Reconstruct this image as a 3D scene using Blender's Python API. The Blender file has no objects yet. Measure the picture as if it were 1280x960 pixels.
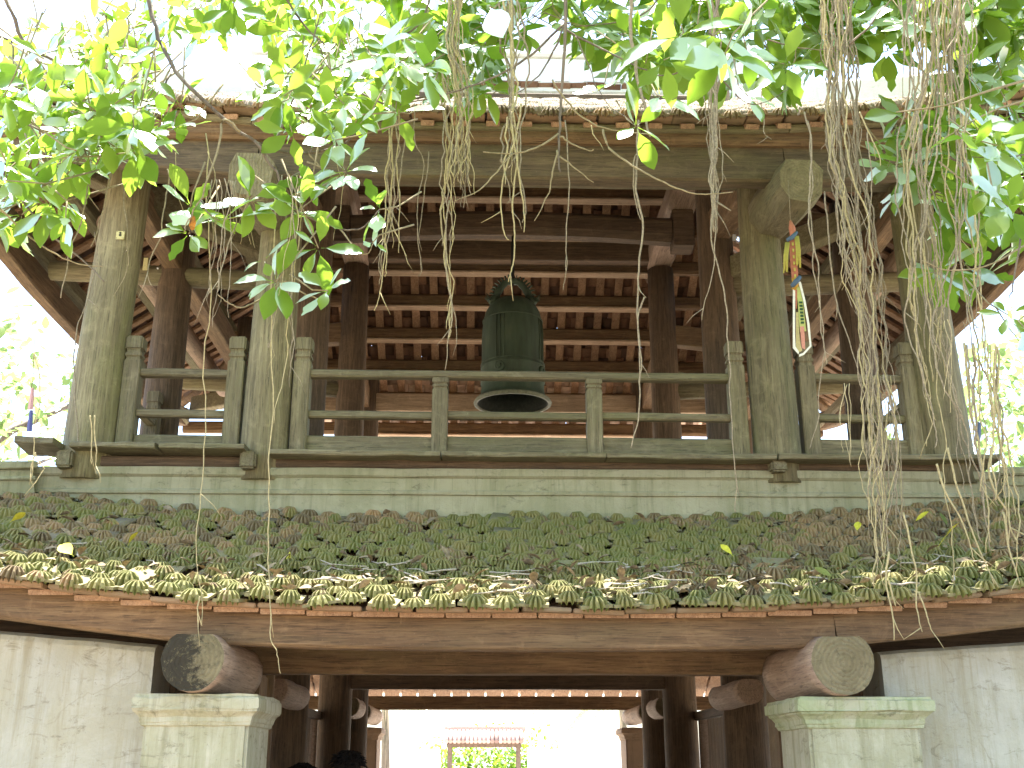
import bpy, bmesh, math, random
import numpy as np
from mathutils import Vector, Matrix, Euler, Quaternion

random.seed(7); rng = np.random.default_rng(7)
R = math.radians
SC = bpy.context.scene
COL = SC.collection

# ------------------------------------------------------------------ camera, sky, sun, exposure
CAM = Vector((-.29, 0, 1.6)); PITCH = R(18.55); YAW = R(-1.43); FPX = 1400.0
cd = bpy.data.cameras.new('camera'); cam = bpy.data.objects.new('camera', cd); COL.objects.link(cam)
cam.location = CAM; cam.rotation_euler = (R(90) + PITCH, 0, YAW)
cd.sensor_width = 36; cd.lens = FPX / 1280 * 36; cd.clip_end = 2000; cd.clip_start = .05
SC.camera = cam

SUN_EL = R(76.3); SUN_AZ = R(-20)           # from behind the pavilion, a little from the left
w = bpy.data.worlds.new("World"); SC.world = w; w.use_nodes = True
nt = w.node_tree; bg = nt.nodes['Background']
sky = nt.nodes.new('ShaderNodeTexSky'); sky.sky_type = 'NISHITA'; sky.sun_disc = False
sky.sun_elevation = SUN_EL; sky.sun_rotation = SUN_AZ; sky.dust_density = 1.5; sky.air_density = 1.0; sky.ozone_density = 1.0
nt.links.new(sky.outputs[0], bg.inputs[0]); bg.inputs[1].default_value = .15
sd = Vector((math.sin(SUN_AZ) * math.cos(SUN_EL), math.cos(SUN_AZ) * math.cos(SUN_EL), math.sin(SUN_EL)))
sl = bpy.data.lights.new('sun', 'SUN'); sl.energy = 5.0; sl.angle = R(.53); sl.color = (1, .95, .86)
so = bpy.data.objects.new('sun', sl); COL.objects.link(so)
so.rotation_euler = (-sd).to_track_quat('-Z', 'Y').to_euler(); so.location = sd * 40
SC.view_settings.view_transform = 'Standard'; SC.view_settings.look = 'None'
SC.view_settings.exposure = 2.4; SC.view_settings.gamma = 1
SC.cycles.max_bounces = 10; SC.cycles.diffuse_bounces = 6; SC.cycles.transmission_bounces = 6

# ------------------------------------------------------------------ a ray through a photo point, met at a real depth
cp, sp = math.cos(PITCH), math.sin(PITCH); cy_, sy_ = math.cos(YAW), math.sin(YAW)
def at(u, v, Y):
    dx = (u - 640) / FPX; dy = (480 - v) / FPX
    x, y, z = dx, cp - dy * sp, sp + dy * cp
    r = Vector((x * cy_ - y * sy_, x * sy_ + y * cy_, z))
    return CAM + r * ((Y - CAM.y) / r.y)

# ------------------------------------------------------------------ materials
def new_mat(name):
    m = bpy.data.materials.new(name); m.use_nodes = True
    return m, m.node_tree.nodes, m.node_tree.links, m.node_tree.nodes['Principled BSDF']
def ramp(N, L, fac, stops):
    r = N.new('ShaderNodeValToRGB'); e = r.color_ramp.elements
    while len(e) < len(stops): e.new(.5)
    for i, (p, c) in enumerate(stops): e[i].position = p; e[i].color = (*c, 1) if len(c) == 3 else c
    L.new(fac, r.inputs[0]); return r.outputs[0]
def noise(N, L, vec, scale, detail=6, rough=.6, dist=0):
    n = N.new('ShaderNodeTexNoise'); n.inputs['Scale'].default_value = scale; n.inputs['Detail'].default_value = detail
    n.inputs['Roughness'].default_value = rough; n.inputs['Distortion'].default_value = dist
    L.new(vec, n.inputs['Vector']); return n.outputs['Fac']
def mapping(N, L, vec, sc, loc=(0, 0, 0)):
    m = N.new('ShaderNodeMapping'); m.inputs['Scale'].default_value = sc; m.inputs['Location'].default_value = loc
    L.new(vec, m.inputs['Vector']); return m.outputs[0]
def mixc(N, L, fac, a, b, mode='MIX'):
    m = N.new('ShaderNodeMix'); m.data_type = 'RGBA'; m.blend_type = mode
    for sock, val in ((m.inputs[0], fac), (m.inputs[6], a), (m.inputs[7], b)):
        if hasattr(val, 'is_linked'): L.new(val, sock)
        elif isinstance(val, (int, float)): sock.default_value = val
        else: sock.default_value = (*val, 1)
    return m.outputs[2]
def bump(N, L, B, h, strength, dist=.01):
    b = N.new('ShaderNodeBump'); b.inputs['Strength'].default_value = strength; b.inputs['Distance'].default_value = dist
    L.new(h, b.inputs['Height']); L.new(b.outputs[0], B.inputs['Normal'])
def pos(N): return N.new('ShaderNodeNewGeometry').outputs['Position']
def mathn(N, L, op, a, b):
    m = N.new('ShaderNodeMath'); m.operation = op
    for s, v in ((m.inputs[0], a), (m.inputs[1], b)):
        if hasattr(v, 'is_linked'): L.new(v, s)
        else: s.default_value = v
    return m.outputs[0]

def wood(name, c0, c1, axis='x', moss=None, mossamt=.5, rough=.8, gs=1.0):
    """weathered timber: streaks along the axis, cracks, blotches, an optional film of algae"""
    m, N, L, B = new_mat(name); P = pos(N)
    s = {'x': (1.2, 22, 22), 'y': (22, 1.2, 22), 'z': (22, 22, 1.2)}[axis]
    s = tuple(k * gs for k in s)
    g = noise(N, L, mapping(N, L, P, s), 1.6, 8, .65, .4)
    big = noise(N, L, P, 1.7, 5, .6)
    col = ramp(N, L, g, [(.28, tuple(k * .62 for k in c0)), (.45, c0), (.68, c1)])
    col = mixc(N, L, ramp(N, L, big, [(.35, (0, 0, 0)), (.7, (.55, .55, .55))]), col, tuple(k * .6 for k in c0))
    if moss:
        mo = noise(N, L, mapping(N, L, P, tuple(.35 * k ** .5 for k in s)), 2.2, 6, .65)
        col = mixc(N, L, ramp(N, L, mo, [(.62 - .4 * mossamt, (0, 0, 0)), (.82 - .3 * mossamt, (.85, .85, .85))]), col, moss)
    fine = noise(N, L, mapping(N, L, P, tuple(k * 2.6 for k in s), (2, 5, 1)), 2.0, 5, .7)
    col = mixc(N, L, ramp(N, L, fine, [(.36, (.75, .75, .75)), (.44, (.18, .18, .18)), (.5, (0, 0, 0))]), col, tuple(k * .3 for k in c0))
    pat = noise(N, L, P, 5.5, 7, .72, .6)
    col = mixc(N, L, ramp(N, L, pat, [(.54, (0, 0, 0)), (.7, (.32, .32, .32))]), col, tuple(min(1, k * 1.35) for k in c1))
    col = mixc(N, L, ramp(N, L, pat, [(.3, (.42, .42, .42)), (.42, (0, 0, 0))]), col, tuple(k * .45 for k in c0))
    oi = N.new('ShaderNodeObjectInfo'); bc = N.new('ShaderNodeBrightContrast'); L.new(col, bc.inputs[0])
    hv = N.new('ShaderNodeHueSaturation'); L.new(bc.outputs[0], hv.inputs['Color']); L.new(mathn(N, L, 'ADD', mathn(N, L, 'MULTIPLY', oi.outputs['Random'], .28), .88), hv.inputs['Value']); col = hv.outputs[0]
    spk = noise(N, L, P, 90, 3, .6)
    col = mixc(N, L, ramp(N, L, spk, [(.66, (0, 0, 0)), (.76, (.35, .35, .35))]), col, tuple(min(1, k * 1.7 + .05) for k in c1))
    L.new(col, B.inputs['Base Color']); B.inputs['Roughness'].default_value = rough
    crack = noise(N, L, mapping(N, L, P, tuple(k * 1.6 for k in s)), 2.3, 6, .7)
    bump(N, L, B, crack, .7, .014)
    return m

GW0, GW1, ALG = (.17, .14, .078), (.29, .25, .15), (.16, .15, .068)
W_GREY = {a: wood('weathered_grey_wood_' + a, GW0, GW1, a, ALG, .45) for a in 'xyz'}
W_COL = wood('column_wood', (.175, .145, .075), (.31, .27, .15), 'z', (.155, .155, .058), .45, gs=.8)
BR0, BR1 = (.155, .09, .042), (.285, .18, .09)
W_BROWN = {a: wood('brown_timber_' + a, BR0, BR1, a, (.16, .115, .055), .3) for a in 'xyz'}
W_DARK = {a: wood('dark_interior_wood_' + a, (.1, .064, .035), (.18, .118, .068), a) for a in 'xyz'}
W_RED = {a: wood('reddish_rafter_wood_' + a, (.36, .21, .12), (.52, .33, .2), a) for a in 'xyz'}
W_PINK = wood('pale_log_wood', (.34, .235, .17), (.47, .35, .26), 'y', (.26, .2, .14), .3)
W_PALE = wood('bounce_pale_wood', (.34, .24, .15), (.5, .37, .25), 'x')  # made pale so the unseen floor bounces warm light upward
W_EAVE = wood('eave_beam_wood', (.12, .085, .048), (.2, .145, .082), 'x', (.14, .12, .05), .35)

def endgrain(name, c0, c1, rot=False, centre=(0, 0, 0)):
    """cut timber: growth rings round the pith, radial checks, dirt; a rotten end is eaten dark on one side"""
    m, N, L, B = new_mat(name); P = pos(N)
    vm = N.new('ShaderNodeVectorMath'); vm.operation = 'SUBTRACT'; L.new(P, vm.inputs[0]); vm.inputs[1].default_value = centre
    sx = N.new('ShaderNodeSeparateXYZ'); L.new(vm.outputs[0], sx.inputs[0])
    r2 = mathn(N, L, 'SQRT', mathn(N, L, 'ADD', mathn(N, L, 'MULTIPLY', sx.outputs[0], sx.outputs[0]), mathn(N, L, 'MULTIPLY', sx.outputs[2], sx.outputs[2])), 0)
    n = noise(N, L, P, 9, 7, .7, .6)
    rr = mathn(N, L, 'ADD', mathn(N, L, 'MULTIPLY', r2, 260), mathn(N, L, 'MULTIPLY', n, 18))
    ring = mathn(N, L, 'ADD', mathn(N, L, 'MULTIPLY', mathn(N, L, 'SINE', rr, 0), .5), .5)
    col = ramp(N, L, n, [(.3, c0), (.65, c1)])
    col = mixc(N, L, mathn(N, L, 'MULTIPLY', ring, .2), col, tuple(k * .4 for k in c0))
    ang = mathn(N, L, 'ARCTAN2', sx.outputs[2], sx.outputs[0])
    ck = N.new('ShaderNodeCombineXYZ'); L.new(ang, ck.inputs[0]); L.new(mathn(N, L, 'MULTIPLY', r2, 1.2), ck.inputs[1])
    cn = noise(N, L, ck.outputs[0], 3.2, 4, .7); col = mixc(N, L, ramp(N, L, cn, [(.33, (.9, .9, .9)), (.39, (0, 0, 0))]), col, tuple(k * .22 for k in c0))
    dn = noise(N, L, P, 30, 6, .75); col = mixc(N, L, ramp(N, L, dn, [(.52, (0, 0, 0)), (.68, (.6, .6, .6))]), col, tuple(k * .45 for k in c0))
    h = mathn(N, L, 'ADD', noise(N, L, P, 40, 6, .7), mathn(N, L, 'MULTIPLY', ring, .3))
    if rot:
        d = noise(N, L, P, 11, 8, .8, .5)
        d = mathn(N, L, 'SUBTRACT', d, mathn(N, L, 'MULTIPLY', sx.outputs[0], 1.1))
        col = mixc(N, L, ramp(N, L, d, [(.43, (0, 0, 0)), (.53, (.96, .96, .96))]), col, (.03, .024, .014))
        d2 = noise(N, L, P, 34, 7, .8); col = mixc(N, L, ramp(N, L, d2, [(.60, (0, 0, 0)), (.66, (.75, .75, .75))]), col, (.30, .26, .13))
        h = mathn(N, L, 'SUBTRACT', h, mathn(N, L, 'MULTIPLY', d, 1.5))
    L.new(col, B.inputs['Base Color']); B.inputs['Roughness'].default_value = .9
    bump(N, L, B, h, .8, .02); return m
M_END = endgrain('beam_end_grain', (.17, .135, .07), (.27, .225, .13), False, (1.655, 0, 2.1))
M_ENDU = endgrain('upper_beam_end_grain', (.18, .15, .08), (.29, .25, .14), False, (2.08, 0, 5.74))
M_ENDR = endgrain('rotten_beam_end', (.17, .14, .075), (.30, .25, .14), True, (-1.842, 0, 2.107))

def plaster(name, c0, c1, stain, dark, amt=.5, fs=1.0):
    m, N, L, B = new_mat(name); P = pos(N)
    n = noise(N, L, P, 2.6 * fs, 8, .68, .3); col = ramp(N, L, n, [(.3, c0), (.7, c1)])
    st = noise(N, L, mapping(N, L, P, (5, 5, .7)), 1.1, 7, .7, .5)
    col = mixc(N, L, ramp(N, L, st, [(.62 - .25 * amt, (0, 0, 0)), (.86 - .2 * amt, (.9, .9, .9))]), col, stain)
    dr = noise(N, L, mapping(N, L, P, (9, 9, 1.0), (3, 1, 0)), 1.0, 8, .75, .4)
    col = mixc(N, L, ramp(N, L, dr, [(.56, (0, 0, 0)), (.75, (.65, .65, .65))]), col, dark)
    strk = noise(N, L, mapping(N, L, P, (16, 16, .55), (1, 8, 0)), 1.0, 7, .72, .35)
    col = mixc(N, L, ramp(N, L, strk, [(.60 - .12 * amt, (0, 0, 0)), (.74 - .12 * amt, (.6, .6, .6))]), col, tuple(.5 * a + .5 * b for a, b in zip(stain, dark)))
    vo = N.new('ShaderNodeTexVoronoi'); vo.feature = 'DISTANCE_TO_EDGE'; vo.inputs['Scale'].default_value = 1.0
    wn = N.new('ShaderNodeTexNoise'); wn.inputs['Scale'].default_value = 5; wn.inputs['Detail'].default_value = 5; L.new(P, wn.inputs['Vector'])
    L.new(mixc(N, L, .22, P, wn.outputs['Color'], 'ADD'), vo.inputs['Vector'])
    col = mixc(N, L, ramp(N, L, vo.outputs['Distance'], [(0, (1, 1, 1)), (.008, (0, 0, 0))]), col, col) if False else mixc(N, L, mathn(N, L, 'MULTIPLY', ramp(N, L, vo.outputs['Distance'], [(0, (.4, .4, .4)), (.006, (0, 0, 0))]), ramp(N, L, noise(N, L, P, 1.1, 3, .5), [(.5, (0, 0, 0)), (.6, (1, 1, 1))])), col, tuple(k * .6 for k in dark))
    pt = noise(N, L, P, 1.3, 9, .72, .5)
    col = mixc(N, L, ramp(N, L, pt, [(.5, (0, 0, 0)), (.62, (.6, .6, .6))]), col, tuple(.6 * a + .4 * b for a, b in zip(stain, c0)))
    blk = noise(N, L, mapping(N, L, P, (1, 1, 2.2), (7, 2, 4)), 6.5, 8, .78, .8)
    col = mixc(N, L, ramp(N, L, blk, [(.60 - .06 * amt, (0, 0, 0)), (.72 - .06 * amt, (.7, .7, .7))]), col, tuple(k * .7 for k in dark))
    sp_ = noise(N, L, P, 34, 7, .75)
    col = mixc(N, L, ramp(N, L, sp_, [(.63, (0, 0, 0)), (.72, (.7, .7, .7))]), col, tuple(k * .55 for k in dark))
    L.new(col, B.inputs['Base Color']); B.inputs['Roughness'].default_value = .92
    h = mathn(N, L, 'ADD', noise(N, L, P, 14, 8, .7), mathn(N, L, 'MULTIPLY', noise(N, L, P, 60, 5, .7), .4))
    bump(N, L, B, h, .5, .018); return m
M_WALL = plaster('lime_plaster', (.385, .37, .295), (.52, .505, .42), (.35, .31, .19), (.23, .19, .11), .7)
M_PILLAR = plaster('pillar_plaster', (.37, .35, .245), (.51, .49, .37), (.27, .26, .13), (.15, .135, .07), .75)
M_MOSSCAP = plaster('mossy_plaster', (.33, .34, .21), (.47, .47, .34), (.22, .28, .09), (.1, .1, .05), .6)
M_PARA = plaster('parapet_plaster', (.30, .28, .18), (.40, .375, .25), (.22, .225, .115), (.13, .12, .065), .6)
M_WHITE = plaster('white_wall_plaster', (.7, .7, .66), (.8, .8, .77), (.66, .64, .58), (.5, .48, .42), .2)

def tile_mat(name, base, red, moss, mossamt):
    m, N, L, B = new_mat(name)
    g = N.new('ShaderNodeNewGeometry'); P = g.outputs['Position']; oi = N.new('ShaderNodeObjectInfo')
    rnd = mathn(N, L, 'FRACT', mathn(N, L, 'ADD', g.outputs['Random Per Island'], oi.outputs['Random']), 0)
    col = ramp(N, L, rnd, [(0, tuple(k * .42 for k in base)), (.4, base), (.75, tuple(.5 * a + .5 * b for a, b in zip(base, red))), (1, red)])
    n = noise(N, L, P, 30, 6, .7); col = mixc(N, L, ramp(N, L, n, [(.4, (0, 0, 0)), (.75, (.6, .6, .6))]), col, tuple(k * .5 for k in base))
    if mossamt:
        a = noise(N, L, P, .8, 4, .6); b = noise(N, L, P, 7, 6, .7); sz = N.new('ShaderNodeSeparateXYZ'); L.new(P, sz.inputs[0])
        f = mathn(N, L, 'ADD', mathn(N, L, 'MULTIPLY', a, 2.2), mathn(N, L, 'MULTIPLY', b, 1.5))
        f = mathn(N, L, 'ADD', f, mathn(N, L, 'MULTIPLY', rnd, .35))
        f = mathn(N, L, 'SUBTRACT', f, mathn(N, L, 'MULTIPLY', sz.outputs[2], .32))      # thinner towards the dry top courses
        b2 = noise(N, L, P, 4, 5, .6); mcol = ramp(N, L, b2, [(.35, moss), (.65, (.19, .17, .04))])
        col = mixc(N, L, ramp(N, L, f, [(1.12 - mossamt, (0, 0, 0)), (1.75 - mossamt, (.85, .85, .85))]), col, mcol)
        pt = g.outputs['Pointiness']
        col = mixc(N, L, ramp(N, L, pt, [(.40, (.75, .75, .75)), (.49, (0, 0, 0))]), col, (.03, .028, .014))  # grooves darkened by curvature: crease shade put into the colour
        col = mixc(N, L, ramp(N, L, pt, [(.53, (0, 0, 0)), (.62, (.45, .45, .45))]), col, (.34, .29, .18))  # convex ridges lightened the same way
        ln = noise(N, L, P, 48, 5, .7); col = mixc(N, L, ramp(N, L, ln, [(.64, (0, 0, 0)), (.72, (.6, .6, .6))]), col, (.36, .36, .27))
    L.new(col, B.inputs['Base Color']); B.inputs['Roughness'].default_value = .93
    bump(N, L, B, noise(N, L, P, 70, 6, .7), .5, .008); return m
M_TILE = tile_mat('mossy_roof_tile', (.255, .165, .075), (.38, .215, .10), (.108, .142, .018), .17)
M_SLAB = tile_mat('shaded_tile_slab', (.12, .085, .045), (.2, .125, .065), (.075, .085, .018), .2)  # slabs darkened: the shade between scallops is put into the colour
M_TILEU = tile_mat('upper_roof_tile', (.36, .28, .22), (.46, .37, .3), (.3, .3, .2), -.35)  # paled: the sun's glare on this slope is put into the colour
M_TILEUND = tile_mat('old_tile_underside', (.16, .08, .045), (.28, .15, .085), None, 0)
M_BRICKT = tile_mat('edge_tile_clay', (.24, .12, .065), (.38, .18, .095), (.14, .14, .05), -.3)
M_BOUNCETILE = tile_mat('bounce_pale_tile', (.6, .42, .31), (.68, .52, .4), None, 0)  # paled to bounce more sun; the bounced glow is put into the colour
M_BACKLITPL = plaster('backlit_plaster', (.2, .13, .08), (.28, .19, .12), (.18, .12, .07), (.1, .07, .04), .4)  # pillar plaster browned: its backlit shade is put into the colour
M_FARTILE = tile_mat('far_gate_tile', (.5, .33, .28), (.58, .4, .34), None, 0)

def simple(name, c, rough=.7, metal=0, nscale=12, var=.3):
    m, N, L, B = new_mat(name); P = pos(N)
    n = noise(N, L, P, nscale, 6, .65)
    L.new(ramp(N, L, n, [(.3, tuple(k * (1 - var) for k in c)), (.7, tuple(min(1, k * (1 + var)) for k in c))]), B.inputs['Base Color'])
    B.inputs['Roughness'].default_value = rough; B.inputs['Metallic'].default_value = metal
    bump(N, L, B, n, .2, .01); return m
M_BARK = wood('branch_bark', (.16, .12, .085), (.27, .21, .15), 'z', None, gs=.6)
M_TWIG = simple('twig_bark', (.25, .2, .11), .9, 0, 40)
M_ROOT = simple('aerial_root_bark', (.27, .22, .145), .9, 0, 60, .4)
M_ROOTY = simple('young_root', (.40, .33, .17), .85, 0, 60, .3)
M_CLOTH = {}
def cloth(name, c): 
    if name not in M_CLOTH: M_CLOTH[name] = simple(name, c, .85, 0, 60, .12)
    return M_CLOTH[name]

def bronze():
    m, N, L, B = new_mat('green_bronze'); P = pos(N)
    n = noise(N, L, mapping(N, L, P, (6, 6, 1.2)), 1.5, 7, .65)
    col = ramp(N, L, n, [(.3, (.04, .055, .033)), (.55, (.062, .092, .058)), (.75, (.105, .125, .075))])
    s = noise(N, L, P, 45, 5, .7); col = mixc(N, L, ramp(N, L, s, [(.6, (0, 0, 0)), (.7, (.5, .5, .5))]), col, (.05, .05, .03))
    L.new(col, B.inputs['Base Color']); B.inputs['Roughness'].default_value = .62; B.inputs['Metallic'].default_value = .25
    bump(N, L, B, noise(N, L, P, 30, 5, .7), .25, .006); return m
M_BRONZE = bronze()

def leaf_mat(name, dif0, dif1, tr0, tr1, trans=.5):
    m, N, L, B = new_mat(name); N.remove(B)
    out = N['Material Output']; g = N.new('ShaderNodeNewGeometry'); oi = N.new('ShaderNodeObjectInfo')
    rnd = mathn(N, L, 'FRACT', mathn(N, L, 'ADD', g.outputs['Random Per Island'], oi.outputs['Random']), 0)
    n = noise(N, L, g.outputs['Position'], 25, 4, .6)
    f = mathn(N, L, 'ADD', mathn(N, L, 'MULTIPLY', rnd, .75), mathn(N, L, 'MULTIPLY', n, .25))
    d = N.new('ShaderNodeBsdfDiffuse'); t = N.new('ShaderNodeBsdfTranslucent'); gl = N.new('ShaderNodeBsdfGlossy')
    gl.inputs['Roughness'].default_value = .5; gl.inputs['Color'].default_value = (.8, .85, .8, 1)
    yel = (.42, .36, .04)
    L.new(ramp(N, L, f, [(0, dif0), (.97, dif1), (1.0, yel)]), d.inputs[0]); L.new(ramp(N, L, f, [(0, tr0), (.97, tr1), (1.0, yel)]), t.inputs[0])
    m1 = N.new('ShaderNodeMixShader'); m1.inputs[0].default_value = trans; L.new(d.outputs[0], m1.inputs[1]); L.new(t.outputs[0], m1.inputs[2])
    m2 = N.new('ShaderNodeMixShader'); fr = N.new('ShaderNodeFresnel'); fr.inputs[0].default_value = 1.22
    L.new(mathn(N, L, 'MULTIPLY', fr.outputs[0], .55), m2.inputs[0]); L.new(m1.outputs[0], m2.inputs[1]); L.new(gl.outputs[0], m2.inputs[2])
    L.new(m2.outputs[0], out.inputs[0]); return m
M_LEAF = leaf_mat('fig_leaf', (.07, .14, .015), (.16, .24, .03), (.22, .42, .03), (.43, .58, .075), .6)
M_LEAFFAR = leaf_mat('far_leaf', (.1, .15, .05), (.2, .26, .1), (.22, .36, .09), (.38, .48, .17), .5)
M_LITTER = simple('leaf_litter', (.24, .18, .11), .9, 0, 30, .5)
M_YLEAF = simple('yellow_fallen_leaf', (.55, .5, .04), .7, 0, 30, .25)
M_EARTH = plaster('bare_earth', (.26, .2, .14), (.36, .29, .21), (.2, .2, .1), (.16, .12, .08), .4)
M_BRICKPATH = plaster('worn_brick_path', (.22, .15, .1), (.32, .23, .16), (.2, .18, .1), (.12, .09, .06), .4)
M_GROUND = plaster('courtyard_paving', (.52, .47, .4), (.62, .57, .49), (.54, .5, .42), (.42, .37, .3), .2)
M_SKIN = simple('skin', (.42, .25, .17), .6, 0, 20, .1)
M_HAIR = simple('black_hair', (.014, .011, .009), .85, 0, 80, .5); M_HAIR.node_tree.nodes['Principled BSDF'].inputs['Specular IOR Level'].default_value = .15

# ------------------------------------------------------------------ object helpers
ORG = {}
def put(name, me, parent=None, mat=None, loc=None, rot=None):
    o = bpy.data.objects.new(name, me); COL.objects.link(o)
    if mat is not None and me is not None and hasattr(me, 'materials') and not me.materials: me.materials.append(mat)
    base = Vector((0, 0, 0))
    if parent is not None:
        o.parent = parent; base = ORG[parent.name]
        o.matrix_parent_inverse = Matrix.Translation(-base)
    if loc is not None: o.location = loc
    if rot is not None: o.rotation_mode = 'QUATERNION'; o.rotation_quaternion = rot
    ORG[o.name] = Vector(o.location)
    return o
def tag(o, label=None, cat=None, group=None, kind=None):
    if label: o['label'] = label
    if cat: o['category'] = cat
    if group: o['group'] = group
    if kind: o['kind'] = kind
    return o
def thing(name, loc, label, cat, group=None):
    return tag(put(name, None, None, loc=Vector(loc)), label, cat, group)

class MB:
    """collects swept shapes; build() links them as ONE mesh object"""
    def __init__(s): s.v = []; s.f = []; s.mi = []; s.sm = []
    def add(s, vs, fs, mi=0, smooth=False):
        b = len(s.v); s.v += [tuple(p) for p in vs]
        for f in fs: s.f.append(tuple(b + i for i in f)); s.mi.append(mi); s.sm.append(smooth)
    def sweep(s, prof, path, scales=None, mi=0, smooth=False, up=None, cap=True, capmi=None, twist=0, jit=0):
        """prof: list of (a,b) in the section plane; path: list of points"""
        n = len(prof); P = [Vector(p) for p in path]; vs = []; fs = []
        for i, p in enumerate(P):
            t = (P[min(i + 1, len(P) - 1)] - P[max(i - 1, 0)]).normalized()
            u0 = Vector(up) if up is not None else (Vector((0, 0, 1)) if abs(t.z) < .9 else Vector((0, 1, 0)))
            a = t.cross(u0).normalized(); b = a.cross(t).normalized()
            k = scales[i] if scales else 1
            for (x, y) in prof:
                q = p + a * (x * k) + b * (y * k)
                if jit: q += Vector((random.uniform(-jit, jit), random.uniform(-jit, jit), random.uniform(-jit, jit)))
                vs.append(q)
        for i in range(len(P) - 1):
            for j in range(n):
                fs.append((i * n + j, i * n + (j + 1) % n, (i + 1) * n + (j + 1) % n, (i + 1) * n + j))
        s.add(vs, fs, mi, smooth)
        if cap:
            c = mi if capmi is None else capmi; off = len(s.v) - len(vs)
            s.f.append(tuple(off + j for j in reversed(range(n)))); s.mi.append(c); s.sm.append(False)
            s.f.append(tuple(off + (len(P) - 1) * n + j for j in range(n))); s.mi.append(c); s.sm.append(False)
    def tube(s, path, r, sides=8, mi=0, taper=None, **k):
        prof = [(math.cos(2 * math.pi * i / sides) * r, math.sin(2 * math.pi * i / sides) * r) for i in range(sides)]
        s.sweep(prof, path, taper, mi, True, **k)
    def box(s, x0, x1, y0, y1, z0, z1, mi=0, bev=0):
        if bev <= 0:
            vs = [(x, y, z) for z in (z0, z1) for x, y in ((x0, y0), (x1, y0), (x1, y1), (x0, y1))]
            s.add(vs, [(0, 3, 2, 1), (4, 5, 6, 7), (0, 1, 5, 4), (1, 2, 6, 5), (2, 3, 7, 6), (3, 0, 4, 7)], mi); return
        bm = bmesh.new(); bmesh.ops.create_cube(bm, size=1)
        for v in bm.verts: v.co = Vector(((x0 + x1) / 2 + v.co.x * (x1 - x0), (y0 + y1) / 2 + v.co.y * (y1 - y0), (z0 + z1) / 2 + v.co.z * (z1 - z0)))
        bmesh.ops.bevel(bm, geom=bm.edges[:], offset=bev, segments=2, affect='EDGES')
        bm.verts.index_update(); s.add([v.co.copy() for v in bm.verts], [[v.index for v in f.verts] for f in bm.faces], mi); bm.free()
    def lathe(s, prof, c, n=32, mi=0, a0=0):
        c = Vector(c); vs = []; fs = []
        for (r, z) in prof:
            for j in range(n): a = 2 * math.pi * j / n + a0; vs.append(c + Vector((r * math.cos(a), r * math.sin(a), z)))
        for i in range(len(prof) - 1):
            for j in range(n): fs.append((i * n + j, i * n + (j + 1) % n, (i + 1) * n + (j + 1) % n, (i + 1) * n + j))
        s.add(vs, fs, mi, True)
    def mesh(s, name, mats=()):
        me = bpy.data.meshes.new(name); me.from_pydata(s.v, [], s.f)
        me.polygons.foreach_set('material_index', s.mi); me.polygons.foreach_set('use_smooth', s.sm)
        for m in mats: me.materials.append(m)
        me.update(); return me
    def build(s, name, mats, parent=None, **k):
        if not isinstance(mats, (list, tuple)): mats = [mats]
        return put(name, s.mesh(name, mats), parent, **k)

def rrect(w, h, b=.012):
    """section of squared timber with eased edges"""
    x, y = w / 2, h / 2
    return [(-x + b, -y), (x - b, -y), (x, -y + b), (x, y - b), (x - b, y), (-x + b, y), (-x, y - b), (-x, -y + b)]
def lerp_path(p0, p1, n): p0, p1 = Vector(p0), Vector(p1); return [p0.lerp(p1, i / n) for i in range(n + 1)]
def timber(name, p0, p1, w, h, mat, parent, n=5, jit=.003, b=.012, up=None, sag=0):
    m = MB(); P = lerp_path(p0, p1, n)
    for i, p in enumerate(P): p.z -= sag * math.sin(math.pi * i / n)
    m.sweep(rrect(w, h, b), P, up=up, jit=jit); return m.build(name, mat, parent)
def boxpart(name, x0, x1, y0, y1, z0, z1, mat, parent, bev=.008):
    m = MB(); m.box(x0, x1, y0, y1, z0, z1, 0, bev); return m.build(name, mat, parent)

# ------------------------------------------------------------------ the pavilion
PAV = thing('bell_pavilion', (0, 11.75, 0), 'two storey wooden temple bell pavilion with mossy tiled roofs and open railed balcony', 'pavilion')

# --- columns
def column(x, y, z0, z1, r, mat, lean=0, n=12):
    m = MB(); k = 28
    prof = []
    for i in range(k):
        a = 2 * math.pi * i / k; rr = r * (1 + .015 * math.sin(3 * a + x) + .01 * math.sin(7 * a + y)); prof.append((rr * math.cos(a), rr * math.sin(a)))
    P = []; S = []
    for i in range(n + 1):
        t = i / n; P.append((x + lean * t + .006 * math.sin(5 * t + x), y + .006 * math.cos(4 * t + y), z0 + (z1 - z0) * t)); S.append(1.07 - .17 * t ** 1.4)
    m.sweep(prof, P, S, smooth=True, up=(0, 1, 0)); return m.build('column', mat, PAV)
for sx in (-1, 1):
    column(sx * 3.33, 8.4, 3.6, 6.45, .185, W_COL, -sx * .06)
    column(sx * 1.985, 8.4, 3.6, 6.6, .172, W_COL, 0)
    column(sx * 1.98, 8.45, 0, 3.2, .172, W_BROWN['z'])
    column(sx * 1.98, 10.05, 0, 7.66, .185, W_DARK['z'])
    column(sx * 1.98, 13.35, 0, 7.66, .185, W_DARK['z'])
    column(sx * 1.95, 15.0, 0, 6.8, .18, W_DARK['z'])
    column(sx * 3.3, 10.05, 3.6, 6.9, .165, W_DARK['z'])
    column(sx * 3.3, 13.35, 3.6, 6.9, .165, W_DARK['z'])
    column(sx * 3.3, 15.0, 3.6, 6.4, .165, W_DARK['z'])

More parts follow.
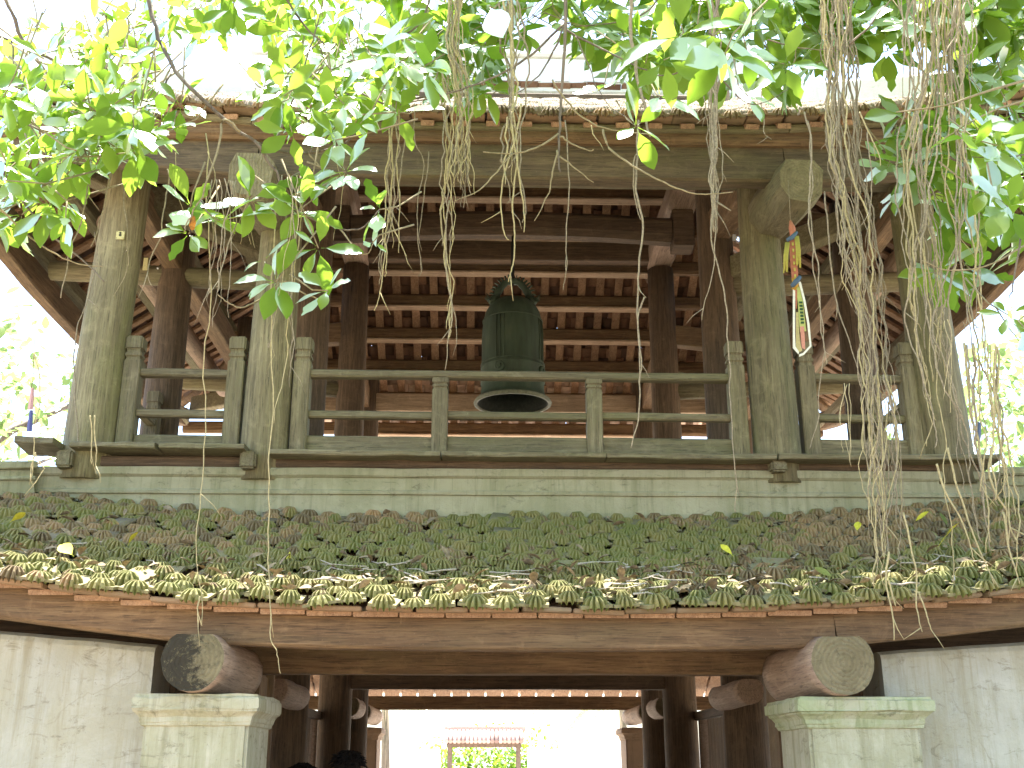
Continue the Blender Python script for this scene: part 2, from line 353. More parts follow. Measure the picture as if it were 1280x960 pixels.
# --- upper roof geometry
YF, YB, XE, ZE, SL = 7.5, 16.0, 4.9, 6.2, .68
YM = (YF + YB) / 2; RUNMAX = (YB - YF) / 2; GAB = 2.15
def up_x(x): q = max(abs(x) - 1.5, 0); return .055 * q * q if q < 1.5 else .124 + .165 * (q - 1.5)
def up_y(y): q = max(abs(y - YM) - 1.2, 0) / 3.05; return .44 * min(q, 1.2) ** 2
def zf(x, run): return ZE + SL * run + up_x(x) * max(0, 1 - run / 2.6)      # front and back slopes, underside of the rafters
def zs(y, run): return ZE + SL * run + up_y(y) * max(0, 1 - run / 2.15)     # side slopes
RAFT = .045
def rafter(pts, mat):
    m = MB(); m.sweep(rrect(.105, .04, .006), pts, jit=.002); return m.build('rafter', mat, UROOF)

# ridge, gables and hip ridges are the roof's own mesh
m = MB()
zr = ZE + SL * RUNMAX + .12
m.sweep(rrect(.3, .5, .03), lerp_path((-3.1, YM, zr + .22), (3.1, YM, zr + .22), 12), jit=.006); m.sweep(rrect(.2, .3, .03), lerp_path((-3.0, YM, zr + .65), (3.0, YM, zr + .65), 12), jit=.006)
m.sweep(rrect(.38, .07, .02), lerp_path((-3.15, YM, zr + .5), (3.15, YM, zr + .5), 12), jit=.004)
for k in range(18):
    x = -2.9 + k * .34; m.box(x, x + .2, YM - .17, YM + .17, zr + .1, zr + .34, 0, .02)
for sx in (-1, 1):
    for (y0, ys) in ((YF, 1), (YB, -1)):
        P = []
        for i in range(11):
            run = -.05 + (GAB + .05) * i / 10; x = XE - run; P.append((sx * x, y0 + ys * run, zf(x, max(run, 0)) + .2))
        m.sweep(rrect(.28, .26, .03), P, jit=.005)
        P = [(sx * (XE - GAB), y0 + ys * (GAB + (RUNMAX - GAB) * i / 6), ZE + SL * (GAB + (RUNMAX - GAB) * i / 6) + .22) for i in range(7)]
        m.sweep(rrect(.18, .2, .03), P, jit=.004)
    x = sx * 2.72; zg = ZE + SL * GAB
    m.add([(x, YF + GAB, zg), (x, YB - GAB, zg), (x, YM, zr), (x + sx * .06, YF + GAB, zg), (x + sx * .06, YB - GAB, zg), (x + sx * .06, YM, zr)],
          [(0, 1, 2), (5, 4, 3), (0, 3, 4, 1), (1, 4, 5, 2), (2, 5, 3, 0)])
UROOF = m.build('upper_roof', M_WHITE, PAV)

for k in range(-19, 20):                               # rafters down the front and back slopes
    x = k * .25
    runt = RUNMAX - .03 if abs(x) < 2.7 else XE - abs(x) - .02
    if runt < .15: continue
    for (y0, ys) in ((YF, 1), (YB, -1)):
        rafter([(x, y0 + ys * runt * i / 6, zf(x, runt * i / 6) + .02) for i in range(7)], W_RED['y'])
for k in range(1, 34):                                 # and down the two side slopes
    y = YF + k * .25; runt = min(GAB + .1, y - YF - .02, YB - y - .02)
    if runt < .15: continue
    for sx in (-1, 1):
        rafter([(sx * (XE - runt * i / 5), y, zs(y, runt * i / 5) + .02) for i in range(6)], W_RED['x'])
for sx in (-1, 1):                                     # hip rafters
    for (y0, ys) in ((YF, 1), (YB, -1)):
        m = MB(); m.sweep(rrect(.14, .16), [(sx * (XE - r_), y0 + ys * r_, zf(XE - r_, r_) - .05) for r_ in [GAB * i / 6 + .05 for i in range(7)]], jit=.003)
        m.build('hip_rafter', W_BROWN['y'], PAV)

def purlin(p0, p1, wd, ht, mat, strip=True):
    o = timber('purlin', p0, p1, wd, ht, mat, PAV, n=8, jit=.004, b=.03)
for run in (.15, .62, 1.1, 1.55, 2.0, 2.45, 2.9, 3.35, 3.8):
    xe = XE - run - .05 if run < GAB else 2.8
    z = ZE + SL * run - .09
    purlin((-xe, YB - run, z), (xe, YB - run, z), .13, .17, W_BROWN['x'])
    boards = timber('purlin_board', (-min(xe, 2.0), YB - run - .02, z - .105), (min(xe, 2.0), YB - run - .02, z - .105), .17, .03, W_PALE, PAV, n=6)  # pale wood carries the purlin's lit lower edge in its colour
    purlin((-xe, YF + run, z), (xe, YF + run, z), .13, .17, W_BROWN['x'])
for run in (.25, .75, 1.25, 1.8):
    z = ZE + SL * run - .09
    for sx in (-1, 1):
        purlin((sx * (XE - run), YF + run + .1, z), (sx * (XE - run), YB - run - .1, z), .15, .17, W_GREY['y'])
m = MB(); m.tube(lerp_path((-1.8, YM, zr - .35), (1.8, YM, zr - .35), 6), .12, 12, jit=.003); m.build('ridge_beam', W_DARK['x'], PAV)

# --- timbers of the upper storey
for sx in (-1, 1):
    m = MB(); m.sweep(rrect(.34, .34, .06), lerp_path((sx * 1.98, 9.6, 7.83), (sx * 1.98, 13.85, 7.83), 6), [.82, .95, 1, 1, 1, .95, .82], jit=.004); m.build('tie_beam', W_PINK, PAV)
    timber('tie_beam', (sx * 2.0, 8.2, 6.32), (sx * 2.0, 10.05, 6.62), .2, .3, W_BROWN['y'], PAV)
    timber('tie_beam', (sx * 2.0, 13.35, 6.62), (sx * 2.0, 15.2, 6.32), .2, .3, W_BROWN['y'], PAV)
    timber('tie_beam', (sx * 3.3, 8.3, 6.2), (sx * 3.3, 15.1, 6.2), .17, .26, W_BROWN['y'], PAV, n=8)
    for yy in (10.05, 13.35):
        timber('tie_beam', (sx * 2.0, yy, 6.75), (sx * 3.45, yy, 6.6), .18, .26, W_BROWN['x'], PAV)
        m = MB(); m.tube(lerp_path((sx * 2.1, yy - .02, 5.98), (sx * 4.5, yy, 6.1), 5), .1, 12, jit=.003); m.build('outrigger_beam', W_GREY['x'], PAV)
    # diagonal corner beams that reach out to the flying corners
    timber('corner_beam', (sx * 2.05, 10.05, 6.15), (sx * 4.5, 7.85, 6.48), .16, .22, W_GREY['y'], PAV)
    timber('corner_beam', (sx * 2.05, 13.35, 6.15), (sx * 4.5, 15.6, 6.48), .16, .22, W_GREY['y'], PAV)
    m = MB(); m.tube(lerp_path((sx * 3.75, 9.3, 6.25), (sx * 3.75, 14.2, 6.25), 5), .1, 12, jit=.003); m.build('side_log', W_PINK, PAV)
for yy, mt in ((8.4, W_GREY['x']), (15.0, W_PALE)):
    timber('tie_beam', (-3.35, yy, 6.33), (3.35, yy, 6.33), .17, .26, mt, PAV, n=8)
for yy in (10.05, 13.35):
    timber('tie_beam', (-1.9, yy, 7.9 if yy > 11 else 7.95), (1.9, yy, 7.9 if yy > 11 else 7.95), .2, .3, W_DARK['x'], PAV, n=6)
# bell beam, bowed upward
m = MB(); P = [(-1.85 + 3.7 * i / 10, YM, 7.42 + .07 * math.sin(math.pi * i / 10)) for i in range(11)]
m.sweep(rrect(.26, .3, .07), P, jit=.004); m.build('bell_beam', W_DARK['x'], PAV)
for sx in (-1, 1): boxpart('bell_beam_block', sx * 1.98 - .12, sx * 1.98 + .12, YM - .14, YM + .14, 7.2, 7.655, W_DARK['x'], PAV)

# eave beams: straight over the middle bay, rising towards the flying corners
def eave_beam(y, z0, z1, th, xs, upf, mat, name='eave_beam'):
    for a, b in zip(xs[:-1], xs[1:]):
        n = 6; m = MB(); P = []
        for i in range(n + 1):
            x = a + .003 + (b - a - .006) * i / n; P.append((x, y, (z0 + z1) / 2 + upf(x)))
        m.sweep(rrect(th, z1 - z0, .015), P, jit=.003); m.build(name, mat, PAV)
upb = lambda x: .8 * up_x(x)
eave_beam(7.72, 5.815, 6.20, .14, [-4.75, -2.05, 2.02, 4.75], lambda x: up_x(x) * .85 if abs(x) > 2.02 else .025, W_EAVE)
eave_beam(7.60, 6.205, 6.262, .12, [-4.85, -2.1, .9, 2.05, 4.85], lambda x: up_x(x), W_GREY['x'], 'eave_board')
eave_beam(15.93, 6.11, 6.17, .08, [-4.75, -2.05, 2.02, 4.75], lambda x: up_x(x) * .85, W_RED['x'])
for sx in (-1, 1):
    m = MB(); P = [(sx * 4.68, YF + .25 + (YB - YF - .5) * i / 14, 6.02 + .85 * up_y(YF + .25 + (YB - YF - .5) * i / 14)) for i in range(15)]
    m.sweep(rrect(.14, .26, .015), P, jit=.003); m.build('eave_beam', W_BROWN['y'], PAV)
# carved beam ends that carry the eave beam
def beam_end(x):
    m = MB(); oct_ = [(-.17, -.06), (-.10, -.17), (.06, -.19), (.14, -.12), (.165, .08), (.1, .16), (-.12, .16), (-.17, .06)]
    m.sweep(oct_, [(x + .02, 7.44, 5.74), (x + .01, 7.62, 5.75), (x, 7.9, 5.8), (x, 8.4, 5.9)], [1, 1.06, 1.12, 1.1], jit=.003, capmi=1)
    m.build('beam_end', [W_GREY['y'], M_ENDU], PAV)
beam_end(2.06); beam_end(-2.06)

# --- tiles
def tile_template(wd, nose=True, ln=.28, th=.017):
    V = []; Fc = []
    x = wd / 2 - (.002 if nose else -.005)
    V += [(-x, 0, 0), (x, 0, 0), (x, ln, 0), (-x, ln, 0), (-x, 0, th), (x, 0, th), (x, ln, th), (-x, ln, th)]
    Fc += [(0, 3, 2, 1), (4, 5, 6, 7), (0, 1, 5, 4), (1, 2, 6, 5), (2, 3, 7, 6), (3, 0, 4, 7)]
    if nose:
        b = len(V); K = 19; hw = wd * .41
        V.append((0, .06, .058))
        rings = [(.5, .050), (.84, .027), (1.0, -.004)]
        for (t, z) in rings:
            for k in range(K + 1):
                a = math.pi * (-.04 + 1.08 * k / K); rib = .8 if k % 3 != 2 else -1.5
                V.append((-math.cos(a) * hw * t * (1 + .045 * rib), .05 - math.sin(a) * .085 * t * (1 + .10 * rib), z + rib * .0105 * min(1, t * 1.3) + .002))
        for k in range(K): Fc.append((b, b + 1 + k, b + 2 + k))
        for r_ in range(2):
            o0 = b + 1 + r_ * (K + 1); o1 = o0 + K + 1
            for k in range(K): Fc.append((o0 + k, o1 + k, o1 + k + 1, o0 + k + 1))
    return np.array(V, float), Fc
TPL = {}
def tpl(wd, nose):
    k = (round(wd, 3), nose)
    if k not in TPL: TPL[k] = tile_template(wd, nose)
    return TPL[k]
def mesh_from(V, Fc, name, mat, shade=True):
    me = bpy.data.meshes.new(name); me.from_pydata([tuple(p) for p in V], [], Fc); me.materials.append(mat)
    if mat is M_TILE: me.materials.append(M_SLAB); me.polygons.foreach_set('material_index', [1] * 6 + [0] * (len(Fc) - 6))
    me.update(); return me
def frames_to_stuff(fr, wd, nose, name, mat, parent, label=None):
    V, Fc = tpl(wd, nose) if nose else tile_template(wd, False, .36); n = len(V)
    A = np.array([[list(r) for r in M.to_3x3()] for M in fr]); T = np.array([list(M.translation) for M in fr])
    allv = (np.einsum('nij,kj->nki', A, V) + T[:, None, :]).reshape(-1, 3)
    sizes = np.array([len(f) for f in Fc]); flat = np.array([i for f in Fc for i in f])
    idx = (flat[None, :] + (np.arange(len(fr)) * n)[:, None]).ravel()
    tot = np.tile(sizes, len(fr)); st = np.concatenate([[0], np.cumsum(tot)[:-1]])
    me = bpy.data.meshes.new(name); me.vertices.add(len(allv)); me.vertices.foreach_set('co', allv.ravel())
    me.loops.add(len(idx)); me.loops.foreach_set('vertex_index', idx.astype(np.int32))
    me.polygons.add(len(tot)); me.polygons.foreach_set('loop_start', st.astype(np.int32)); me.polygons.foreach_set('loop_total', tot.astype(np.int32))
    me.update(calc_edges=True); me.materials.append(mat)
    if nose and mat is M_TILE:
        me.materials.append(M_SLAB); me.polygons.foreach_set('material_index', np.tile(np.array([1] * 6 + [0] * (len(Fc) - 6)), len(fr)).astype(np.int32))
    me.validate()
    o = put(name, me, parent); tag(o, kind='stuff'); return o
def tile_frame(p, across, upslope, jit=1.0, tilt=.13):
    X = Vector(across).normalized(); Yv = Vector(upslope).normalized(); Z = X.cross(Yv).normalized(); Yv = Z.cross(X)
    M = Matrix((X, Yv, Z)).transposed().to_4x4()
    M = M @ Euler((-tilt + random.gauss(0, .045) * jit, random.gauss(0, .03) * jit, random.gauss(0, .05) * jit)).to_matrix().to_4x4()
    if jit > 1.4: k_ = random.uniform(.84, 1.16); M = M @ Matrix.Diagonal((k_, k_, random.uniform(.75, 1.2), 1))
    M.translation = Vector(p) + Z * random.gauss(.0, .004) * jit + Yv * random.gauss(0, .010) * jit + X * random.gauss(0, .006) * jit
    return M
def field(surf, half, runmax, ex, wd, c=1.0, run0=0.0, jit=1.0, drop=0):
    """surf(s, run) -> point on the slope; half(run) -> (lo, hi) of s"""
    rows = []; run = run0; r_ = 0
    while run < runmax:
        lo, hi = half(run); n = int((hi - lo) / wd) + 1; off = (r_ % 2) * wd / 2 + random.uniform(-.015, .015)
        row = []; s = math.floor(lo / wd) * wd + off - wd
        while s < hi + wd / 2:
            p = Vector(surf(s, run)); ac = Vector(surf(s + .05, run)) - Vector(surf(s - .05, run)); us = Vector(surf(s, run + .1)) - p
            if random.random() >= drop:
                M = tile_frame(p, ac, us, jit)
                if min(s - lo, hi - s) < .34: M = M @ Matrix.Diagonal((1, .5, 1, 1))
                row.append(M)
            s += wd
        rows.append(row); run += ex; r_ += 1
    return rows
def flat(rows): return [f for r_ in rows for f in r_]

# upper roof tiles: the front eave row singly, the rest as one mass each
OFF = RAFT
front = field(lambda s, r_: (s, YF - .06 + r_, zf(s, r_) + OFF + .028), lambda r_: ((-(XE - r_), XE - r_) if r_ < GAB else (-2.8, 2.8)), RUNMAX, .135, .2, jit=1.2)
V, Fc = tpl(.2, True); TILEU_ME = mesh_from(V, Fc, 'tile', M_TILE)
for M in front[0]:
    put('tile', TILEU_ME, UROOF, loc=M.translation, rot=M.to_quaternion())
frames_to_stuff(flat(front[1:]), .2, True, 'roof_tiles', M_TILEU, UROOF)
back = field(lambda s, r_: (-s, YB + .06 - r_, zf(s, r_) + OFF + .012), lambda r_: ((-(XE - r_), XE - r_) if r_ < GAB else (-2.8, 2.8)), RUNMAX, .14, .2, jit=.6)
frames_to_stuff(flat(back[:6]), .2, False, 'roof_tiles', M_BOUNCETILE, UROOF); frames_to_stuff(flat(back[6:]), .2, False, 'roof_tiles', M_TILEUND, UROOF)  # eave rows paler underneath: bounced light put into the colour
for sx in (-1, 1):
    side = field(lambda s, r_: (sx * (XE + .06 - r_), -sx * (s - YM) + YM, zs(s, r_) + OFF + .012), lambda r_: (YF + r_ + .3, YB - r_ - .3), GAB - .35, .14, .2, jit=.7)
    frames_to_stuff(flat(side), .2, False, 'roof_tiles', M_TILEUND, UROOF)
# flat clay tiles laid along the upper eave
me_edges = []
for k in range(6):
    m = MB(); L_ = random.uniform(.25, .29); m.box(-L_ / 2, L_ / 2, -.1, .12, 0, .026, 0, .005); me_edges.append(m.mesh('edge_tile', [M_BRICKT]))
x = -4.75
while x < 4.8:
    rot = Euler((random.gauss(0, .02), -math.atan((up_x(x + .1) - up_x(x - .1)) / .2) + random.gauss(0, .012), random.gauss(0, .02))).to_quaternion()
    put('edge_tile', random.choice(me_edges), UROOF, loc=(x, YF + .06 + random.gauss(0, .006), 6.276 + up_x(x)), rot=rot); x += .287

# --- lower storey: roof
LE_Y, LE_Z, LS, LTOP = 6.2, 2.40, .505, 8.25
def ux(x): q = abs(x); return .0062 * q ** 3 if q < 3 else .167 + .19 * (q - 3)
def lz(x, run): return LE_Z + .40 * run + .018 * run * run + ux(x) * (1 - .45 * run / 2.1)
XL = 5.75
lhalf = lambda run: (-(XL - run), XL - run)
# board deck below the tiles is the roof's own mesh; hip ridges ride on it
m = MB()
for k in range(44):
    x0 = -5.6 + k * .255
    r1 = min(2.0, XL - abs(x0 + .125))
    if r1 < .2: continue
    P = [(x0 + .125, LE_Y + .06 + (r1 - .06) * i / 5, lz(x0 + .125, r1 * i / 5) - .045) for i in range(6)]
    m.sweep(rrect(.245, .03, .004), P)
for sx in (-1, 1):
    for k in range(16):
        y0 = 8.3 + k * .5; P = [(sx * (3.75 + 2.0 * i / 4), y0 + .25, lz(3.0, 2.0 - 2.0 * i / 4) - .045) for i in range(5)]; m.sweep(rrect(.49, .03, .004), P)
for k in range(30):
    x0 = -3.75 + k * .25; P = [(x0 + .12, 17.2 - 2.0 * i / 4, 2.5 + .49 * 2.0 * i / 4) for i in range(5)]; m.sweep(rrect(.22, .03, .004), P)
LROOF = m.build('lower_roof', W_RED['y'], PAV)
rowsL = field(lambda s, r_: (s, LE_Y - .02 + r_, lz(s, r_)), lhalf, 2.06, .112, .152, run0=.11, jit=1.9, drop=.015)
row0 = field(lambda s, r_: (s, LE_Y - .06 + r_, lz(s, r_) - .012), lhalf, .05, .12, .168, jit=1.8, drop=.03)
V, Fc = tpl(.152, True); ME_T = mesh_from(V, Fc, 'tile', M_TILE)
V, Fc = tpl(.168, True); ME_T0 = mesh_from(V, Fc, 'tile', M_TILE)
cnt = 0; rest = []
for M in row0[0]:
    if abs(M.translation.x + .1) < 3.2: put('tile', ME_T0, LROOF, loc=M.translation, rot=M.to_quaternion()).scale = M.to_scale(); cnt += 1
    else: rest.append(M)
for row in rowsL:
    for M in row:
        if cnt < 300 and abs(M.translation.x + .1) < 3.0 + .35 * (M.translation.y - 6.2):
            put('tile', ME_T, LROOF, loc=M.translation, rot=M.to_quaternion()).scale = M.to_scale(); cnt += 1
        else: rest.append(M)
frames_to_stuff(rest, .152, True, 'roof_tiles', M_TILE, LROOF)
for sx in (-1, 1):
    side = field(lambda s, r_: (sx * (XL - r_), -sx * (s - 11.7) + 11.7, lz(3.0, r_)), lambda r_: (LE_Y + r_ + .25, 17.2 - r_ - .25), 1.75, .13, .2, jit=.8)
    frames_to_stuff(flat(side), .2, False, 'roof_tiles', M_TILE, LROOF)
bk = field(lambda s, r_: (-s, 17.25 - r_, 2.53 + .49 * r_), lambda r_: (-(XL - r_), XL - r_), 2.0, .13, .2, jit=.5)
frames_to_stuff(flat(bk), .2, False, 'roof_tiles', M_BOUNCETILE, LROOF)  # rear tiles paled to throw more light up under the eave
x = -5.4; 
while x < 5.5:
    rot = Euler((random.gauss(0, .02), -math.atan((ux(x + .1) - ux(x - .1)) / .2) + random.gauss(0, .015), random.gauss(0, .03))).to_quaternion()
    put('edge_tile', random.choice(me_edges), LROOF, loc=(x, LE_Y + .085 + random.gauss(0, .012), LE_Z - .036 + ux(x) + random.gauss(0, .003)), rot=rot); x += .287
def hipridge(sx):
    m = MB(); P = [(sx * (3.70 + 2.05 * i / 12), 8.24 - 2.05 * i / 12, max(3.545 - .62 * 2.05 * i / 12, lz(3.7 + 2.05 * i / 12, 2.03 - 2.03 * i / 12) + .09)) for i in range(13)]
    m.sweep(rrect(.22, .22, .02), P, jit=.004)
    P2 = [(p[0], p[1], p[2] + .13) for p in P]; m.sweep(rrect(.28, .06, .012), P2, jit=.003)
    P3 = [(p[0], p[1], p[2] + .03) for p in P]; m.sweep(rrect(.26, .03, .008), P3, jit=.002)
    m.build('hip_ridge', M_PARA, PAV)
hipridge(-1); hipridge(1)

# --- parapet between lower roof and balcony: three moulded courses
def mould(path_pts, n):
    m = MB()
    # (outward offset, z) section, swept as a frame whose corner is mitred
    sec = [(-.02, 3.28), (.0, 3.28), (.0, 3.485), (.018, 3.49), (.022, 3.512), (.012, 3.522), (.004, 3.527), (.004, 3.615), (.016, 3.622), (.03, 3.632), (.034, 3.672), (.03, 3.688), (-.3, 3.69), (-.3, 3.28)]
    loop = []
    for (x, y, nx, ny) in path_pts: loop.append([(x + nx * o, y + ny * o, z) for o, z in sec])
    k = len(sec); vs = [p for s_ in loop for p in s_]; fs = []
    for i in range(len(loop) - 1):
        for j in range(k): fs.append((i * k + j, (i + 1) * k + j, (i + 1) * k + (j + 1) % k, i * k + (j + 1) % k))
    vs = [(a, b + random.gauss(0, .0015), c + random.gauss(0, .0018)) for a, b, c in vs]
    m.add(vs, fs); return m.build('parapet', M_PARA, PAV)
pts = [(-3.72, 15.2, -1, 0), (-3.72, 8.27, -1, -1)] + [(-3.72 + 7.44 * i / 24, 8.27, 0, -1) for i in range(1, 24)] + [(3.72, 8.27, 1, -1), (3.72, 15.2, 1, 0)]
mould(pts, 1)
boxpart('parapet', -3.7, 3.7, 15.0, 15.3, 3.28, 3.69, M_PARA, PAV)

# --- balcony floor, edge planks, stubs
timber('floor_beam', (-3.5, 8.36, 3.735), (3.5, 8.36, 3.735), .2, .085, W_DARK['x'], PAV, n=8)
for k in range(26):
    y0 = 8.48 + k * .25; boxpart('floor_board', -3.45, 3.45, y0, y0 + .243, 3.765, 3.8, W_PALE, PAV, .004)
def edge_plank(a, b, y0, z, dz=0, th=.042):
    m = MB(); P = [(a + (b - a) * i / 8, y0 + .2 + random.gauss(0, .003), z + dz * i / 8 + random.gauss(0, .002)) for i in range(9)]
    m.sweep(rrect(.4, th, .008), P, jit=.003); m.build('edge_plank', W_GREY['x'], PAV)
edge_plank(-3.78, -3.47, 8.05, 3.845, -.01, .05)
edge_plank(-3.36, -2.72, 8.08, 3.82, -.005); edge_plank(-2.715, -2.07, 8.075, 3.815, -.008)
edge_plank(-1.90, -.62, 8.1, 3.775, -.006); edge_plank(-.615, .62, 8.1, 3.769, -.004); edge_plank(.625, 1.905, 8.1, 3.765, -.006)
edge_plank(1.915, 2.8, 8.09, 3.765, 0); edge_plank(2.805, 3.62, 8.09, 3.765, .004)
for x in (-2.06, 1.93, -3.42):
    m = MB(); m.box(x - .06, x + .06, 8.14, 8.5, 3.66, 3.745 if x > 0 else 3.79, 0, .015); m.build('beam_stub', W_GREY['y'], PAV)

# --- railing
def post(x, y, z1, wd=.13, z0=3.79, name='rail_post', mat=None):
    m = MB()
    m.box(x - wd / 2, x + wd / 2, y - wd / 2, y + wd / 2, z0, z1 - .2, 0, .007)
    m.box(x - wd / 2 + .013, x + wd / 2 - .013, y - wd / 2 + .013, y + wd / 2 - .013, z1 - .2, z1 - .175, 0)
    m.box(x - wd / 2 + .002, x + wd / 2 - .002, y - wd / 2 + .002, y + wd / 2 - .002, z1 - .175, z1 - .135, 0, .008)
    m.box(x - wd / 2 + .013, x + wd / 2 - .013, y - wd / 2 + .013, y + wd / 2 - .013, z1 - .135, z1 - .115, 0)
    m.box(x - wd / 2 - .002, x + wd / 2 + .002, y - wd / 2 - .002, y + wd / 2 + .002, z1 - .115, z1, 0, .012)
    return m.build(name, mat or W_GREY['z'], PAV)
for x in (-3.06, -2.25, -1.73, 1.70, 2.26, 3.08): post(x, 8.4, 4.78)
for x in (-.645, .565):
    m = MB(); m.box(x - .062, x + .062, 8.34, 8.46, 3.8, 4.36, 0, .006); m.box(x - .052, x + .052, 8.35, 8.45, 4.36, 4.374, 0)
    m.box(x - .062, x + .062, 8.34, 8.46, 4.374, 4.395, 0, .005); m.box(x - .052, x + .052, 8.35, 8.45, 4.395, 4.407, 0); m.box(x - .064, x + .064, 8.338, 8.462, 4.407, 4.452, 0, .006)
    m.build('baluster', W_GREY['z'], PAV)
for a, b in ((-1.665, 1.635), (-2.995, -2.315), (2.325, 3.015)):
    timber('handrail', (a, 8.4, 4.487), (b, 8.4, 4.478), .09, .062, W_GREY['x'], PAV, n=8, jit=.002)
for a, b in ((-1.665, -.708), (-.582, .502), (.628, 1.635), (-2.995, -2.315), (2.325, 3.015)):
    timber('mid_rail', (a, 8.4, 4.155), (b, 8.4, 4.147), .07, .06, W_GREY['x'], PAV, n=5, jit=.002)
    timber('bottom_board', (a, 8.4, 3.897), (b, 8.4, 3.892), .06, .165, W_GREY['x'], PAV, n=5, jit=.002)
for sx in (-1, 1):
    for yy in (8.75, 9.8, 10.3, 13.1, 13.6, 14.75): post(sx * 3.3, yy, 4.78, .12)
    for a, b in ((8.81, 9.74), (10.36, 13.04), (13.66, 14.69)):
        timber('handrail', (sx * 3.3, a, 4.48), (sx * 3.3, b, 4.48), .09, .062, W_GREY['y'], PAV)
        timber('mid_rail', (sx * 3.3, a, 4.15), (sx * 3.3, b, 4.15), .07, .06, W_GREY['y'], PAV)
        timber('bottom_board', (sx * 3.3, a, 3.895), (sx * 3.3, b, 3.895), .06, .165, W_GREY['y'], PAV)

# --- lower storey timbers
ubm = lambda x: ux(x) * .9 + (.02 if abs(x) > 2 else 0)
eave_beam(6.40, 2.175, 2.362, .13, [-5.5, -1.86, 1.68, 5.5], ubm, W_BROWN['x'])
eave_beam(16.95, 2.285, 2.48, .13, [-5.5, 5.5], lambda x: 0, W_BROWN['x'])
timber('lintel', (-1.95, 7.42, 2.26), (1.9, 7.42, 2.26), .16, .285, W_BROWN['x'], PAV, n=8)
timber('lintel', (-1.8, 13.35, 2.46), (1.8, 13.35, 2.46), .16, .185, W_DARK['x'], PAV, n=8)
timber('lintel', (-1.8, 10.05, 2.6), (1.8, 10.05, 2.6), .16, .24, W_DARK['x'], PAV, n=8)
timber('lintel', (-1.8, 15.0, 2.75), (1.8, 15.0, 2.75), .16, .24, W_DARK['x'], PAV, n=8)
for a, b in ((-5.4, -1.95), (1.92, 5.4)):
    timber('lintel', (a, 7.42, 2.36), (b, 7.42, 2.36), .14, .25, W_DARK['x'], PAV, n=6)
for x0, x1 in ((-1.99, -1.69), (1.56, 1.87)): 
    m = MB(); m.box(x0, x1, 7.28, 7.56, 0, 2.118, 0, .012); m.build('door_post', W_BROWN['z'], PAV)
    boxpart('door_post_head', x0 + .03, x1 - .03, 7.34, 7.5, 2.405, 2.72, W_BROWN['z'], PAV)
for sx in (-1, 1):
    for k in range(16):                                # side walls of the passage, upright boards
        y0 = 10.26 + k * .181; boxpart('wall_board', sx * 2.16 - .02, sx * 2.16 + .02, y0, y0 + .177, .05, 2.02 + random.uniform(-.004, .004), W_PINK if k > 12 else W_BROWN['z'], PAV, .004)  # last boards paler: the light falling on them is put into the colour
    for k in range(7):
        y0 = 13.57 + k * .181; boxpart('wall_board', sx * 2.16 - .02, sx * 2.16 + .02, y0, y0 + .177, .05, 2.02, W_BROWN['z'], PAV, .004)
    for k in range(18):                                # the closed side bays behind the flanking walls
        x0 = sx * (2.18 + k * .181); boxpart('wall_board', min(x0, x0 + sx * .177), max(x0, x0 + sx * .177), 8.56, 8.6, .05, 3.4, W_DARK['z'], PAV, .004)
    timber('wall_rail', (sx * 2.16, 10.2, 2.07), (sx * 2.16, 15, 2.07), .1, .09, W_DARK['y'], PAV)
    timber('floor_joist', (sx * 1.98, 8.45, 3.1), (sx * 1.98, 15, 3.1), .2, .3, W_DARK['y'], PAV)
    timber('floor_joist', (sx * .7, 8.4, 3.66), (sx * .7, 15, 3.66), .12, .15, W_DARK['y'], PAV)
    timber('floor_joist', (sx * 3.4, 8.3, 3.2), (sx * 3.4, 15, 3.2), .2, .3, W_DARK['y'], PAV)

def log(name, x, z, y0, y1, r, mat, end, flat_top=.8):
    m = MB(); k = 26; prof = []
    for i in range(k):
        a = 2 * math.pi * i / k; yy = min(r * math.sin(a), r * flat_top); prof.append((r * math.cos(a) * (1 + .02 * math.sin(3 * a)), yy))
    n = 7; P = [(x, y0 + (y1 - y0) * t / n, z + .004 * math.sin(t)) for t in range(n + 1)]
    m.sweep(prof, P, [.965, 1, 1, 1.02, 1.0, 1.02, 1.01, 1.0], smooth=True, capmi=1, jit=.0025)
    return m.build(name, [mat, end], PAV)
log('log_beam', -1.842, 2.107, 6.17, 7.27, .172, W_PINK, M_ENDR)
log('log_beam', 1.655, 2.10, 6.17, 7.27, .178, W_PINK, M_END)
for sx in (-1, 1):
    log('log_beam', sx * 1.80 - .06, 2.10, 8.75, 9.88, .105, W_PINK, W_PINK)
    log('log_beam', sx * 1.86, 2.19, 15.15, 17.0, .12, W_PINK, M_END)
    log('log_beam', sx * 1.84, 2.19, 13.52, 14.3, .12, W_PINK, M_END)
    boxpart('bracket', sx * 1.62 - .1, sx * 1.62 + .1, 13.5, 13.62, 2.5, 2.56, W_PINK, PAV)
# notch wedge poking out of the right eave beam
m = MB(); m.box(2.62, 2.80, 6.33, 6.5, 2.435, 2.50, 0, .01); m.build('wedge', W_BROWN['y'], PAV)

